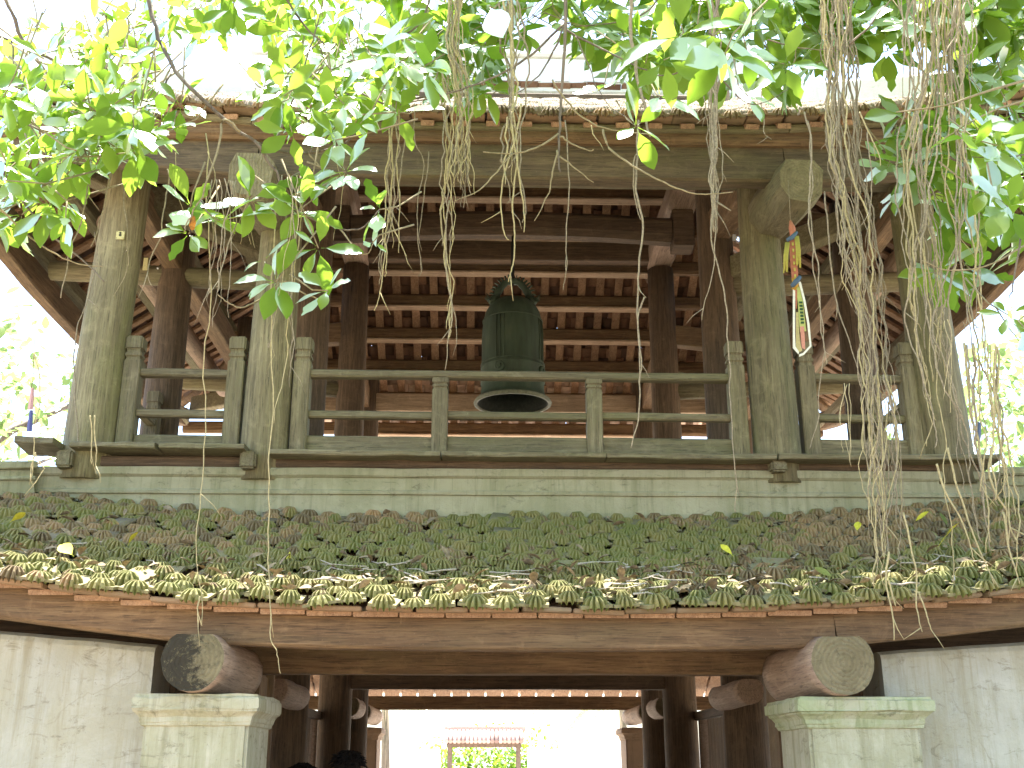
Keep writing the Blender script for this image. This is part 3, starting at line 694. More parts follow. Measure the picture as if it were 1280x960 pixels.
# ------------------------------------------------------------------ bell
BELL = thing('temple_bell', (0, YM, 5.3), 'large green bronze bell hanging over the balcony behind the railing', 'bell')
bx, bz = .011, 5.315
m = MB(); prof = [(.422, 0), (.424, .012), (.412, .034), (.378, .062), (.352, .10), (.346, .2), (.352, .22), (.347, .245), (.345, .36), (.352, .38), (.352, .40), (.345, .42), (.345, .66), (.347, .70), (.342, .85), (.33, .97), (.305, 1.07), (.262, 1.15), (.20, 1.205), (.12, 1.235), (.0, 1.245)]
m.lathe(prof, (bx, YM, bz), 48)
m.build('bell_body', M_BRONZE, BELL)
m = MB(); m.lathe([(.0, 1.19), (.19, 1.16), (.25, 1.1), (.3, .95), (.315, .7), (.32, .2), (.34, .1), (.37, .04), (.39, .003), (.422, .003)], (bx, YM, bz), 48); m.build('bell_inside', simple('shaded_bell_inside', (.03, .035, .025), .8, .1, 30, .4), BELL)  # inside darker than the bronze: its shade is put into the colour
m = MB()
m.lathe([(.388, .02), (.392, -.012), (.424, -.012), (.43, .006), (.42, .028)], (bx, YM, bz), 48); m.build('bell_lip', simple('lit_bronze_lip', (.2, .2, .13), .6, .15, 30, .35), BELL)  # lip paler than the body: rim light put into the colour
for z in (.235, .27, .40, .44, .96): 
    m = MB(); r_ = .352 if z < .9 else .336; m.lathe([(r_, z - .008), (r_ + .006, z), (r_, z + .008)], (bx, YM, bz), 48); m.build('raised_band', M_BRONZE, BELL)
for k in range(4):
    for d in (-.13, 0, .13):
        a = math.pi * (-.5 - .14) + k * math.pi / 2 + d; m = MB()
        m.tube([(bx + math.cos(a) * rr, YM + math.sin(a) * rr, bz + z) for rr, z in ((.35, .43), (.349, .66), (.349, .8), (.34, .94))], .006, 6); m.build('raised_line', M_BRONZE, BELL)
    a = math.pi * (-.5 - .14) + k * math.pi / 2; c = Vector((bx + math.cos(a) * .35, YM + math.sin(a) * .35, bz + .33)); nrm = Vector((math.cos(a), math.sin(a), 0))
    m = MB(); m.tube([c - nrm * .01, c + nrm * .012, c + nrm * .02], .06, 20, taper=[1, 1, .8]); m.tube([c + nrm * .02, c + nrm * .034], .03, 14, taper=[1, .7]); m.build('striking_boss', M_BRONZE, BELL)
# dragon loop: two arched bodies joined on top, heads biting the bell's shoulder
m = MB()
for s in (-1, 1):
    P = []; S = []
    for i in range(15):
        t = i / 14; a = math.pi * (.5 - s * (t * .5) * 1.02); 
        P.append((bx + .175 * math.cos(a) * (1 + .05 * math.sin(9 * t)) , YM, bz + 1.235 + .02 + .21 * math.sin(a))); S.append(1.0 + .25 * math.sin(t * 20) * .4 + .2 * t)
    m.tube(P, .036, 9, taper=S, up=(0, 1, 0))
    P = [(bx + s * .17, YM, bz + 1.25), (bx + s * .215, YM - .01, bz + 1.235), (bx + s * .25, YM - .02, bz + 1.205), (bx + s * .275, YM - .02, bz + 1.23)]
    m.tube(P, .05, 9, taper=[.9, 1.1, .9, .45])
    for i in range(9):                                  # spines and curls
        a = math.pi * (.5 - s * (.06 + .43 * i / 8)); q = Vector((bx + .205 * math.cos(a), YM, bz + 1.255 + .245 * math.sin(a)))
        d = Vector((math.cos(a), random.uniform(-.5, .5), math.sin(a))).normalized(); m.tube([q, q + d * .05, q + d * .07 + Vector((0, 0, -.015))], .014, 5, taper=[1, .7, .2])
    for i in range(4): 
        q = Vector((bx + s * .24, YM - .04, bz + 1.22)); d = Vector((s * random.uniform(.4, 1), random.uniform(-1, .4), random.uniform(-.5, .6))).normalized(); m.tube([q, q + d * .06, q + d * .085 + Vector((0, 0, .02))], .012, 5, taper=[1, .7, .25])
m.build('dragon_loop', M_BRONZE, BELL)
m = MB(); m.tube([(bx, YM, 7.28), (bx, YM, 6.86), (bx + .03, YM, 6.77), (bx, YM, 6.74), (bx - .03, YM, 6.77)], .02, 8); m.tube([(bx, YM - .16, 7.28), (bx, YM - .06, 7.0), (bx, YM, 6.9)], .015, 8); m.build('iron_hanger', simple('black_iron', (.03, .028, .026), .6, .6), BELL)

# ------------------------------------------------------------------ gate pillars and flanking walls
def pillar(x0, x1, cap0, cap1, y0, ztop, label, mossy, grp, mt=None):
    t = thing('gate_pillar', ((x0 + x1) / 2, y0 + .35, 0), label, 'pillar', grp)
    m = MB(); m.box(x0, x1, y0, y0 + .62, 0, ztop - .14, 0, .018); m.build('shaft', mt or M_PILLAR, t)
    e = (cap1 - cap0 - (x1 - x0)) / 2
    prof = [(0, -.165), (.012, -.16), (.015, -.145), (.02, -.14), (.022, -.118), (.035, -.10), (.05, -.088), (.052, -.08), (e * .98, -.075), (e, -.07), (e, -.022), (e * .9, -.016), (e * .84, -.014), (e * .8, .0)]
    m = MB(); vs = []; n = len(prof)
    for (o, z) in prof:
        zz = ztop + z
        ring = []
        for (ax, ay, bx_, by_) in ((x0 - o, y0 - o, x1 + o, y0 - o), (x1 + o, y0 - o, x1 + o, y0 + .62 + o), (x1 + o, y0 + .62 + o, x0 - o, y0 + .62 + o), (x0 - o, y0 + .62 + o, x0 - o, y0 - o)):
            for i in range(6): ring.append((ax + (bx_ - ax) * i / 6 + random.gauss(0, .0022), ay + (by_ - ay) * i / 6 + random.gauss(0, .0022), zz + random.gauss(0, .002)))
        vs += ring
    k = 24; fs = [(i * k + j, i * k + (j + 1) % k, (i + 1) * k + (j + 1) % k, (i + 1) * k + j) for i in range(n - 1) for j in range(k)]
    vs.append(((x0 + x1) / 2, y0 + .31, ztop + .02)); fs += [((n - 1) * k + j, (n - 1) * k + (j + 1) % k, len(vs) - 1) for j in range(k)]
    m.add(vs, fs); m.build('cap', mt or (M_MOSSCAP if mossy else M_PILLAR), t)
pillar(-2.105, -1.545, -2.155, -1.482, 6.3, 1.935, 'pale plaster gate pillar at the left side of the passage under the rotten log end', False, 'plaster pillars flanking the passage')
pillar(1.475, 2.085, 1.412, 2.158, 6.3, 1.925, 'plaster gate pillar with bright green mossy cap at the right side of the passage', True, 'plaster pillars flanking the passage')
pillar(-2.06, -1.78, -2.12, -1.71, 16.6, 2.03, 'small backlit rear pillar left of the bright opening seen through the passage', False, 'rear pillars beyond the passage', M_BACKLITPL)
pillar(1.74, 2.02, 1.66, 2.08, 16.6, 2.03, 'small backlit rear pillar right of the bright opening seen through the passage', False, 'rear pillars beyond the passage', M_BACKLITPL)
def wallprism(name, xa, xb, za, zb, y0, y1, label, cat, mat=M_WALL):
    """wall whose top slopes from za at xa to zb at xb, edges worn round"""
    m = MB(); n = 30; sgn = 1
    sec = lambda z: [(y0, 0), (y0, z - .05), (y0 + .012, z - .022), (y0 + .05, z - .002), (y1 - .05, z), (y1 - .01, z - .03), (y1, z - .06), (y1, 0)]
    vs = []; 
    for i in range(n + 1):
        x = xa + (xb - xa) * i / n; z = za + (zb - za) * i / n + random.gauss(0, .003)
        for (y, zz) in sec(z): vs.append((x, y + (random.gauss(0, .002) if zz else 0), zz))
    k = 8; fs = [(i * k + j, i * k + (j + 1) % k, (i + 1) * k + (j + 1) % k, (i + 1) * k + j) for i in range(n) for j in range(k)]
    fs += [tuple(reversed(range(k))), tuple(n * k + j for j in range(k))]
    m.add(vs, fs); return tag(m.build(name, mat), label, cat)
wallprism('plaster_wall', -7.5, -2.172, 2.70, 2.232, 6.62, 7.0, 'streaky whitewashed plaster wall under the lower eave, left of the passage', 'wall')
wallprism('plaster_wall', 2.02, 7.5, 2.205, 2.56, 6.62, 7.0, 'stained whitewashed plaster wall under the lower eave, right of the passage', 'wall')

# ------------------------------------------------------------------ small hung things
# offering streamer on the right beam end
ST = thing('votive_streamer', at(990, 440, 7.42), 'red and yellow votive streamer with white loop of ribbon hanging from the right beam end', 'streamer')
Yh = 7.42
def A(u, v, dy=0): return at(u, v, Yh + dy)
def ribbon(name, pts, wd, mat, dirv=(1, 0, 0), th=.004):
    m = MB(); m.sweep([(-wd / 2, -th / 2), (wd / 2, -th / 2), (wd / 2, th / 2), (-wd / 2, th / 2)], pts, up=(0, 1, 0), jit=.0015); return m.build(name, mat, ST)
m = MB(); m.tube([A(985, 225), A(987, 255), A(988, 282)], .003, 5); m.build('string', M_ROOT, ST)
m = MB(); m.tube([A(988, 276), A(990, 285), A(991, 292), A(990, 298)], .026, 8, taper=[.3, 1, .9, .6]); m.build('knot', cloth('red_cloth', (.46, .17, .1)), ST)
m = MB(); m.tube([A(984, 300, -.02), A(990, 297, -.02), A(996, 290, -.02)], .018, 8, taper=[.8, 1, .6]); m.build('knot', cloth('blue_checked_cloth', (.08, .13, .2)), ST)
ribbon('ribbon', [A(990, 298), A(992, 325), A(994, 350)], .05, cloth('red_cloth', (.46, .17, .1)))
for dx in (-1, 1):
    m = MB()
    for k in range(5):
        u0 = 990 + dx * (5.5 + k * 1.1); v0 = 300 if dx > 0 else 308; m.tube([A(u0 - dx * 2, v0 - 5, -.02), A(u0, v0 + 12, -.02), A(u0 + random.uniform(-1, 1), v0 + 32 + random.uniform(-4, 5), -.02)], .0045, 4)
    m.build('fringe', cloth('yellow_fringe', (.5, .45, .1)), ST)
for k in range(6):
    m = MB(); m.box(-.006, .006, -.004, .004, -.012, .012); c_ = A(991 + k * .6, 305 + k * 8, -.012); m.build('stitch', cloth('yellow_fringe', (.5, .45, .1)), ST, loc=c_)
m = MB(); m.tube([A(990, 358, -.01), A(995, 352, -.02), A(1000, 346, -.01)], .02, 8, taper=[.8, 1, .7]); m.build('knot', cloth('blue_checked_cloth', (.08, .13, .2)), ST)
m = MB(); m.tube([A(993, 348, 0), A(995, 356, 0), A(992, 362, 0)], .022, 8, taper=[1, 1, .7]); m.build('knot', cloth('gold_cloth', (.5, .28, .04)), ST)
def loopband(name, L1, L2, mat, dyy): 
    # a ribbon lying between two photo outlines, with real thickness
    m = MB(); vs = []; n = len(L1)
    for (a, b) in zip(L1, L2):
        for dy in (0, .006): vs += [A(a[0], a[1], dyy + dy), A(b[0], b[1], dyy + dy)]
    fs = []
    for i in range(n - 1):
        o = i * 4; q = o + 4
        fs += [(o, q, q + 1, o + 1), (o + 3, q + 3, q + 2, o + 2), (o, o + 2, q + 2, q), (o + 1, q + 1, q + 3, o + 3)]
    fs += [(0, 1, 3, 2), (4 * n - 4, 4 * n - 2, 4 * n - 1, 4 * n - 3)]
    m.add(vs, fs); return m.build(name, mat, ST)
loopband('white_band', [(991, 358), (991, 390), (991, 420), (991, 435), (998, 443)], [(994, 358), (994, 390), (994, 420), (994.5, 433), (999, 440)], cloth('white_ribbon', (.82, .82, .74)), 0)
loopband('white_band', [(998, 352), (1004, 376), (1009, 405), (1012, 432), (1004, 441), (999, 443)], [(1001, 352), (1007, 376), (1012, 405), (1014.5, 433), (1005, 443.5), (999, 446)], cloth('white_ribbon', (.82, .82, .74)), -.004)
loopband('green_panel', [(995, 358), (997, 376), (999, 405), (1000, 415)], [(999, 358), (1003.5, 376), (1007, 405), (1008, 414)], cloth('pale_green_ribbon', (.52, .58, .2)), .004)
loopband('pink_panel', [(1000, 408), (1001, 422), (1002.5, 435)], [(1005, 408), (1006, 422), (1006.5, 437)], cloth('pink_ribbon', (.62, .28, .22)), -.01)
loopband('gold_panel', [(995, 390), (995, 415), (995, 436), (1000, 440)], [(998, 390), (999, 415), (1001, 432), (1003, 438)], cloth('gold_ribbon', (.62, .55, .28)), .012)
loopband('red_stripe', [(994, 362), (994.5, 374), (994.5, 386)], [(996.5, 362), (996.5, 374), (996, 386)], cloth('red_cloth', (.46, .17, .1)), -.002)
for k, (u, v) in enumerate([(1001 + .35 * i, 378 + 4.2 * i) for i in range(7)]):
    m = MB(); m.box(-.011, .011, -.003, .003, -.007, .007); m.build('printed_mark', cloth('dark_green_print', (.03, .09, .04)), ST, loc=A(u, v, -.006))

def small_flag(u, v0, v1, Y, label, cols):
    t = thing('cloth_pennant', at(u, v1, Y), label, 'pennant', 'pennants hung below the side eaves')
    m = MB(); m.tube([at(u + 6, v0 - 100, Y), at(u + 2, v0 - 10, Y), at(u, v0, Y)], .004, 5); m.build('string', M_TWIG, t)
    n = len(cols)
    for i, c in enumerate(cols):
        a = v0 + (v1 - v0) * i / n; b = v0 + (v1 - v0) * (i + 1) / n; m = MB()
        P = [at(u + 1.5 - 3 * i / n, a, Y), at(u + .5 - 3 * i / n, (a + b) / 2, Y), at(u - 1 - 3 * i / n, b - .5, Y)]
        m.sweep([(-.024, -.003), (.0, -.01), (.024, -.003), (.024, .003), (.0, -.004), (-.024, .003)], P, [.7, 1, 1.1], up=(0, 1, 0)); m.build('cloth_strip', cloth(*c), t)
small_flag(39, 485, 540, 10.9, 'faded pink and blue cloth pennant hanging left of the outermost left column', [('pink_cloth', (.6, .36, .34)), ('blue_cloth', (.1, .12, .3))])
small_flag(1223, 528, 552, 10.9, 'small dark blue cloth pennant hanging right of the outermost right column', [('dark_blue_cloth', (.1, .14, .22))])

def plate(u, v, Y, wd, ht, label, mark):
    t = thing('number_plate', at(u, v, Y), label, 'plate'); p = at(u, v, Y)
    m = MB(); m.box(p.x - wd / 2, p.x + wd / 2, p.y - .006, p.y + .006, p.z - ht / 2, p.z + ht / 2, 0, .003); m.build('plate', cloth('cream_plate', (.6, .56, .28)), t)
    if mark:
        for dz, r_ in ((.017, .009), (-.002, .011)):
            m = MB(); m.tube([(p.x, p.y - .009, p.z + dz), (p.x, p.y - .0055, p.z + dz)], r_, 10); m.build('mark', cloth('dark_paint', (.05, .05, .03)), t)
        for dx in (-1, 1):
            for dz in (-1, 1): m = MB(); m.tube([(p.x + dx * (wd / 2 - .008), p.y - .009, p.z + dz * (ht / 2 - .008)), (p.x + dx * (wd / 2 - .008), p.y - .005, p.z + dz * (ht / 2 - .008))], .003, 6); m.build('nail', cloth('dark_paint', (.05, .05, .03)), t)
plate(150.5, 294, 8.225, .068, .072, 'small cream square plate with a dark mark nailed to the left corner column', True)
plate(182, 330, 9.87, .045, .13, 'narrow cream plate on the second column behind the left corner column', False)

# ------------------------------------------------------------------ leaves, twigs and litter lying on the lower roof
leafV = {}
def leaf_mesh(name, mat, wdt=.4, fold=.16, curl=.2, bite=None, twist=0):
    st = [(0, .012), (.12, .012), (.2, .11), (.36, .33), (.55, .47), (.72, .46), (.86, .3), (.95, .12), (1.0, .0)]
    V = []; F_ = []
    for i, (t, h) in enumerate(st):
        h = h * wdt; z = -curl * t * t; tw = twist * t
        if bite and i == bite: h *= .55
        for s in (-1, 0, 1):
            x = s * h; zz = z + abs(s) * h * fold * 2 + (.012 * math.sin(9 * t + s) if s else 0)
            V.append((x * math.cos(tw) - zz * math.sin(tw) * .3, t, zz + x * math.sin(tw)))
    for i in range(len(st) - 1):
        o = i * 3; F_ += [(o, o + 3, o + 4, o + 1), (o + 1, o + 4, o + 5, o + 2)]
    me = bpy.data.meshes.new(name); me.from_pydata([(a, b, c) for a, b, c in V], [], F_); me.materials.append(mat)
    me.polygons.foreach_set('use_smooth', [True] * len(me.polygons)); me.update()
    leafV[me.name] = (np.array(V), F_)
    return me
def roofpt(x, run): return Vector((x, LE_Y + run, lz(x, run) + .05))
litter = MB(); lv, lf = None, None
tmp = leaf_mesh('leaf', M_YLEAF, .42, .2, .25)
LV, LF = leafV[tmp.name]
for k in range(620):                                    # brown litter
    x = random.uniform(-4.2, 4.2); run = abs(random.gauss(.35, .35)) if random.random() < .8 else random.uniform(0, 2.0)
    if run > 2: continue
    p = roofpt(x, run); s = random.uniform(.05, .13); rot = Euler((random.gauss(.45, .3), random.gauss(0, .4), random.uniform(0, 6.28))).to_matrix()
    litter.add([p + rot @ (Vector(q) * s) for q in LV], LF, 0, True)
tag(litter.build('leaf_litter', M_LITTER), 'dry brown leaves littering the mossy lower roof tiles', 'leaf litter', kind='stuff')
tw = MB()
for k in range(75):
    x = random.gauss(.0, 1.5); run = abs(random.gauss(.38, .22)); p = roofpt(x, run) + Vector((0, -.05, .012)); a = random.uniform(-1.2, 1.2) + (math.pi if random.random() < .5 else 0); l = random.uniform(.06, .32)
    d = Vector((math.cos(a), math.sin(a) * .7, 0)); pth = []
    for i in range(4):
        q = p + d * (l * i / 3) + Vector((random.gauss(0, .008), random.gauss(0, .01), 0)); q.z = lz(q.x, max(q.y - LE_Y, 0)) + .06 + random.uniform(0, .015); pth.append(q)
    tw.tube(pth, random.uniform(.003, .007), 5, taper=[1, .9, .7, .4])
tag(tw.build('fallen_twigs', simple('pale_dry_twig', (.42, .36, .29), .9, 0, 40, .4)), 'pale dry twigs scattered along the lower roof tiles', 'twigs', kind='stuff')
FL = [(15, 663, 'yellow-green fallen leaf at the far left of the lower roof'), (95, 706, 'large curled olive fallen leaf low on the left of the lower roof'), (162, 692, 'small yellow fallen leaf on the tiles left of the thin root'), (365, 708, 'bright yellow-green fallen leaf on the lower roof beside two thin roots'), (915, 705, 'small yellow fallen leaf standing on the lower tiles right of the middle'),
      (1069, 674, 'thin yellow fallen leaf just left of the thick root bundle'), (1170, 693, 'large yellow fallen leaf right of the thick root bundle'), (1140, 662, 'yellow fallen leaf caught behind the thick root bundle'), (1182, 668, 'bluish green fallen leaf between hanging roots on the right tiles'), (1040, 733, 'pale green fallen leaf near the eave left of the root bundle')]
M_GLEAF = simple('green_fallen_leaf', (.24, .34, .12), .6, 0, 30, .25)
for u, v, lab in FL:
    best = None
    for k in range(60):
        run = 2.0 * k / 59; q = at(u, v, LE_Y + run); e = abs(q.z - (lz(q.x, run) + .05))
        if best is None or e < best[0]: best = (e, q)
    p = best[1] + Vector((0, -.05, .04)); big = 'large' in lab
    me = leaf_mesh('leaf', M_GLEAF if 'green' in lab and 'yellow' not in lab else M_YLEAF, .42, .1, .1)
    o = put('fallen_leaf', me, None, loc=p, rot=Euler((random.uniform(.6, 1.1), random.gauss(0, .4), random.uniform(-2.2, 2.2))).to_quaternion()); s = .2 if big else .12; o.scale = (s, s, s)
    tag(o, lab, 'leaf', 'fallen leaves on the lower roof')
o = None

# ------------------------------------------------------------------ the fig tree: limb, twigs, leaves, hanging roots
TREE = thing('fig_tree', (6.5, 1.0, 0), 'big fig tree overhanging the pavilion with bright leaves and hanging aerial roots', 'tree')
m = MB(); m.tube([(6.5, 1.0, -.2), (6.4, 1.05, 1.5), (6.3, 1.2, 3.5), (6.0, 1.6, 6), (5.6, 2, 8.5)], .55, 16, taper=[1.5, 1.1, .95, .8, .6], jit=.02); m.build('trunk', M_BARK, TREE)
for pth, r_ in (([(5.9, 1.7, 6.2), (4.2, 3.2, 7.0), (2.2, 4.6, 7.0), (.2, 5.0, 6.85), (-1.6, 4.7, 6.6), (-3.2, 4.4, 6.2)], .13), ([(5.8, 1.8, 6.8), (4.6, 4.2, 7.2), (3.4, 5.6, 7.0), (2.2, 5.9, 6.9)], .11), ([(5.7, 1.9, 7.4), (3.4, 3.0, 8.4), (.8, 4.4, 9), (-1, 5, 9.2)], .12), ([(6.1, 1.5, 5), (5, 3.2, 5.8), (3.9, 4.4, 5.6), (3.3, 4.7, 5.0)], .06), ([(5.6, 2, 8.5), (4, 3.5, 10), (2, 5, 10.6)], .1)):
    m = MB(); m.tube(pth, r_, 9, taper=[1 - .7 * i / (len(pth) - 1) for i in range(len(pth))], jit=.01); m.build('limb', M_BARK, TREE)

def smooth_path(P, per=5, wob=0):
    out = []; n = len(P)
    for i in range(n - 1):
        p0, p1, p2, p3 = P[max(i - 1, 0)], P[i], P[i + 1], P[min(i + 2, n - 1)]
        for k in range(per):
            t = k / per; q = .5 * ((2 * p1) + (p2 - p0) * t + (2 * p0 - 5 * p1 + 4 * p2 - p3) * t * t + (3 * p1 - p0 - 3 * p2 + p3) * t ** 3)
            out.append(q + Vector((random.gauss(0, wob), random.gauss(0, wob), random.gauss(0, wob * .4))))
    out.append(P[-1]); return out
BR = [  # photo points, depth, thickness (metres), bark
    ([(178, -40), (190, 20), (212, 76), (250, 122), (300, 165), (340, 187), (385, 191), (430, 181), (447, 157)], 4.4, .014, 0),
    ([(318, 176), (345, 215), (354, 240), (380, 268), (425, 286), (455, 284), (474, 262)], 4.35, .009, 0),
    ([(340, 187), (352, 160), (368, 120), (388, 60), (400, 20), (410, -30)], 4.5, .008, 0),
    ([(385, 191), (410, 170), (430, 140)], 4.3, .006, 0),
    ([(300, 165), (280, 150), (272, 190), (252, 245), (236, 275), (230, 290)], 4.3, .008, 1),
    ([(252, 250), (262, 268), (275, 276)], 4.28, .005, 0),
    ([(354, 240), (330, 250), (312, 252)], 4.3, .005, 1),
    ([(385, 190), (405, 215), (420, 222), (432, 220)], 4.35, .005, 1),
    ([(425, 286), (445, 312), (458, 318), (466, 305)], 4.3, .005, 1),
    ([(365, 300), (352, 348), (325, 375), (300, 384), (285, 378), (272, 368)], 4.25, .006, 1),
    ([(355, 350), (372, 362), (398, 373), (410, 363)], 4.2, .005, 1),
    ([(-20, 38), (60, 72), (120, 104), (170, 122), (200, 133)], 4.8, .011, 0),
    ([(2, -20), (24, 40), (48, 78), (72, 110), (92, 150), (108, 195)], 4.3, .013, 0),
    ([(38, 60), (24, 120), (5, 170), (-20, 200)], 4.4, .006, 0),
    ([(14, 52), (20, 100), (35, 150), (60, 190), (75, 215)], 4.3, .006, 0),
    ([(-20, 110), (0, 112), (40, 104), (55, 92)], 4.5, .005, 0),
    ([(-20, 138), (40, 158), (80, 175), (130, 183), (165, 176)], 4.4, .007, 0),
    ([(212, 92), (196, 140), (177, 173)], 4.6, .006, 0),
    ([(-10, 190), (20, 240), (60, 290), (100, 322), (130, 352)], 4.2, .008, 0),
    ([(-10, 250), (30, 290), (70, 318), (100, 330), (128, 333)], 4.2, .006, 1),
    ([(0, 205), (30, 200), (60, 185), (90, 190)], 4.5, .005, 0),
    ([(706, -30), (707, 25), (705, 60), (702, 120), (699, 170), (698, 200), (700, 215)], 5.6, .016, 0),
    ([(704, 30), (672, 62), (640, 85), (600, 104), (550, 120), (500, 131)], 5.7, .011, 0),
    ([(704, 35), (686, 75), (668, 100), (640, 120)], 5.7, .009, 0),
    ([(706, 36), (740, 55), (775, 72), (800, 85), (826, 95)], 5.7, .010, 0),
    ([(720, 45), (735, 80), (755, 125), (790, 152)], 5.6, .006, 0),
    ([(699, 168), (670, 185), (640, 192), (604, 190)], 5.5, .009, 1),
    ([(640, 192), (620, 215), (598, 238), (568, 252)], 5.5, .007, 1),
    ([(700, 170), (715, 180), (735, 188), (742, 187)], 5.5, .008, 1),
    ([(698, 188), (690, 215), (686, 240), (668, 276)], 5.5, .008, 1),
    ([(700, 195), (715, 207), (742, 228)], 5.5, .008, 1),
    ([(690, 100), (708, 125), (730, 148), (755, 160), (790, 166), (815, 168)], 5.4, .008, 1),
    ([(754, 162), (762, 185), (790, 207), (830, 228), (860, 240), (882, 243), (916, 240)], 5.4, .009, 1),
    ([(835, -20), (800, 20), (720, 32), (690, 10)], 5.9, .008, 0),
    ([(480, 130), (560, 115), (620, 95), (660, 70)], 6.2, .010, 0),
    ([(340, -30), (380, 30), (410, 60)], 4.6, .010, 0), ([(540, -20), (525, 30), (470, 60), (400, 95)], 5, .008, 0),
    ([(480, 130), (420, 95), (400, 60), (392, 10)], 4.9, .007, 0),
    ([(1300, 95), (1240, 112), (1180, 132), (1120, 140)], 4.6, .010, 1),
    ([(1300, 122), (1250, 135), (1200, 160), (1170, 180)], 4.5, .007, 1),
    ([(1300, 190), (1260, 196), (1215, 196)], 4.4, .006, 0),
    ([(1290, 300), (1240, 330), (1190, 338), (1150, 325)], 4.5, .006, 1),
    ([(1290, 240), (1275, 300), (1268, 350), (1262, 372)], 4.4, .008, 0),
    ([(1062, 55), (1085, 35), (1100, 15), (1130, -20)], 5.3, .009, 0), ([(960, 50), (1000, 60), (1040, 62)], 5.4, .006, 0),
    ([(905, -20), (890, 30), (885, 60), (850, 90), (815, 95)], 4.6, .009, 0), ([(900, 95), (930, 127), (955, 128), (985, 112)], 4.6, .005, 0),
    ([(880, 95), (870, 115), (840, 125)], 4.6, .005, 0), ([(1240, 380), (1262, 410), (1285, 440)], 5, .005, 0),
]
for P, Y, r_, k in BR:
    pts_ = smooth_path([at(u, v, Y + .12 * math.sin(u * .02)) for u, v in P], 4, .003)
    n = len(pts_); m = MB(); m.tube(pts_, r_ * .62, 7, taper=[1.25 - .75 * i / (n - 1) for i in range(n)]); m.build('branch', M_TWIG if k else M_BARK, TREE)

random.seed(23)
LEAFS = [leaf_mesh('leaf', M_LEAF, wdt, fo, cu, bi, tws) for wdt, fo, cu, bi, tws in ((.44, .10, .10, None, 0), (.42, .14, .2, None, .15), (.5, .08, .05, None, -.12), (.46, .12, .15, 5, .1), (.4, .16, .28, None, -.2), (.48, .06, -.06, 6, .2))]
leaves = []      # (pixel size, matrix, mesh index)
twmb = MB()
def leafmat(p, d, nrm, s):
    d = d.normalized(); x = d.cross(nrm).normalized(); z = x.cross(d).normalized()
    M = Matrix((x, d, z)).transposed().to_4x4() @ Matrix.Scale(s, 4); M.translation = p; return M
def depth(p): q = p - CAM; return q.y * cp + q.z * sp
LSC = 1.08
def rosette(p, ln, n, face=.55, droop=.25, stem=True, keep=None):
    ax = Vector((random.gauss(0, .45), -face + random.gauss(0, .35), random.gauss(.05, .4))).normalized()
    t1 = ax.orthogonal().normalized(); t2 = ax.cross(t1); a0 = random.uniform(0, 6.28)
    for i in range(n):
        a = a0 + 2 * math.pi * i / n + random.gauss(0, .25)
        d = (t1 * math.cos(a) + t2 * math.sin(a)) * random.uniform(.75, 1.0) + ax * random.uniform(.0, .55) + Vector((0, 0, -droop * random.random()))
        nr = ax * .55 + Vector((random.gauss(0, .33), -.4 + random.gauss(0, .33), .5)); s = ln * LSC * random.uniform(.62, 1.12)
        leaves.append((s * FPX / depth(p), leafmat(p + d.normalized() * .012, d, nr, s), random.randrange(len(LEAFS))))
    if stem:
        up = Vector((random.gauss(0, .5), random.gauss(.25, .3), random.uniform(.35, 1))).normalized(); L_ = random.uniform(.15, .42)
        twmb.tube([p, p + up * L_ * .4 - ax * .03, p + up * L_ + Vector((random.gauss(0, .05), 0, random.uniform(0, .05)))], .0035, 5, taper=[.8, 1, 1.3])
# rosettes read off the photograph: (u, v, depth, leaf length in metres, count)
ROS = [(238, 258, 4.3, .17, 7), (236, 292, 4.28, .15, 7), (281, 274, 4.28, .17, 6), (313, 248, 4.3, .18, 8), (362, 245, 4.35, .15, 5), (375, 262, 4.35, .16, 6), (448, 156, 4.4, .15, 6), (432, 215, 4.35, .17, 9), (474, 262, 4.35, .15, 6), (398, 310, 4.3, .16, 6),
       (345, 352, 4.25, .16, 9), (330, 325, 4.3, .11, 3), (409, 363, 4.2, .14, 6), (466, 303, 4.3, .07, 2), (372, 268, 4.4, .15, 5), (390, 225, 4.4, .13, 4), (405, 140, 4.4, .17, 6), (430, 130, 4.4, .16, 6), (385, 150, 4.45, .17, 6), (355, 120, 4.4, .17, 6), (365, 165, 4.4, .15, 5), (330, 110, 4.4, .15, 5), (420, 175, 4.35, .15, 5),
       (747, 114, 5.4, .14, 5), (795, 158, 5.3, .2, 7), (825, 120, 5, .19, 6), (890, 45, 3.9, .24, 6), (905, 70, 3.9, .25, 5), (850, 45, 3.9, .24, 4), (612, 8, 3.9, .26, 3), (500, 40, 4.6, .24, 7), (530, 85, 4.6, .22, 7), (455, 100, 4.6, .2, 7), (935, 120, 4.7, .18, 6), (980, 80, 4.7, .2, 6), (830, 75, 4.4, .22, 6)]
for u, v, Y, ln, n in ROS: rosette(at(u, v, Y), ln, n, .75)
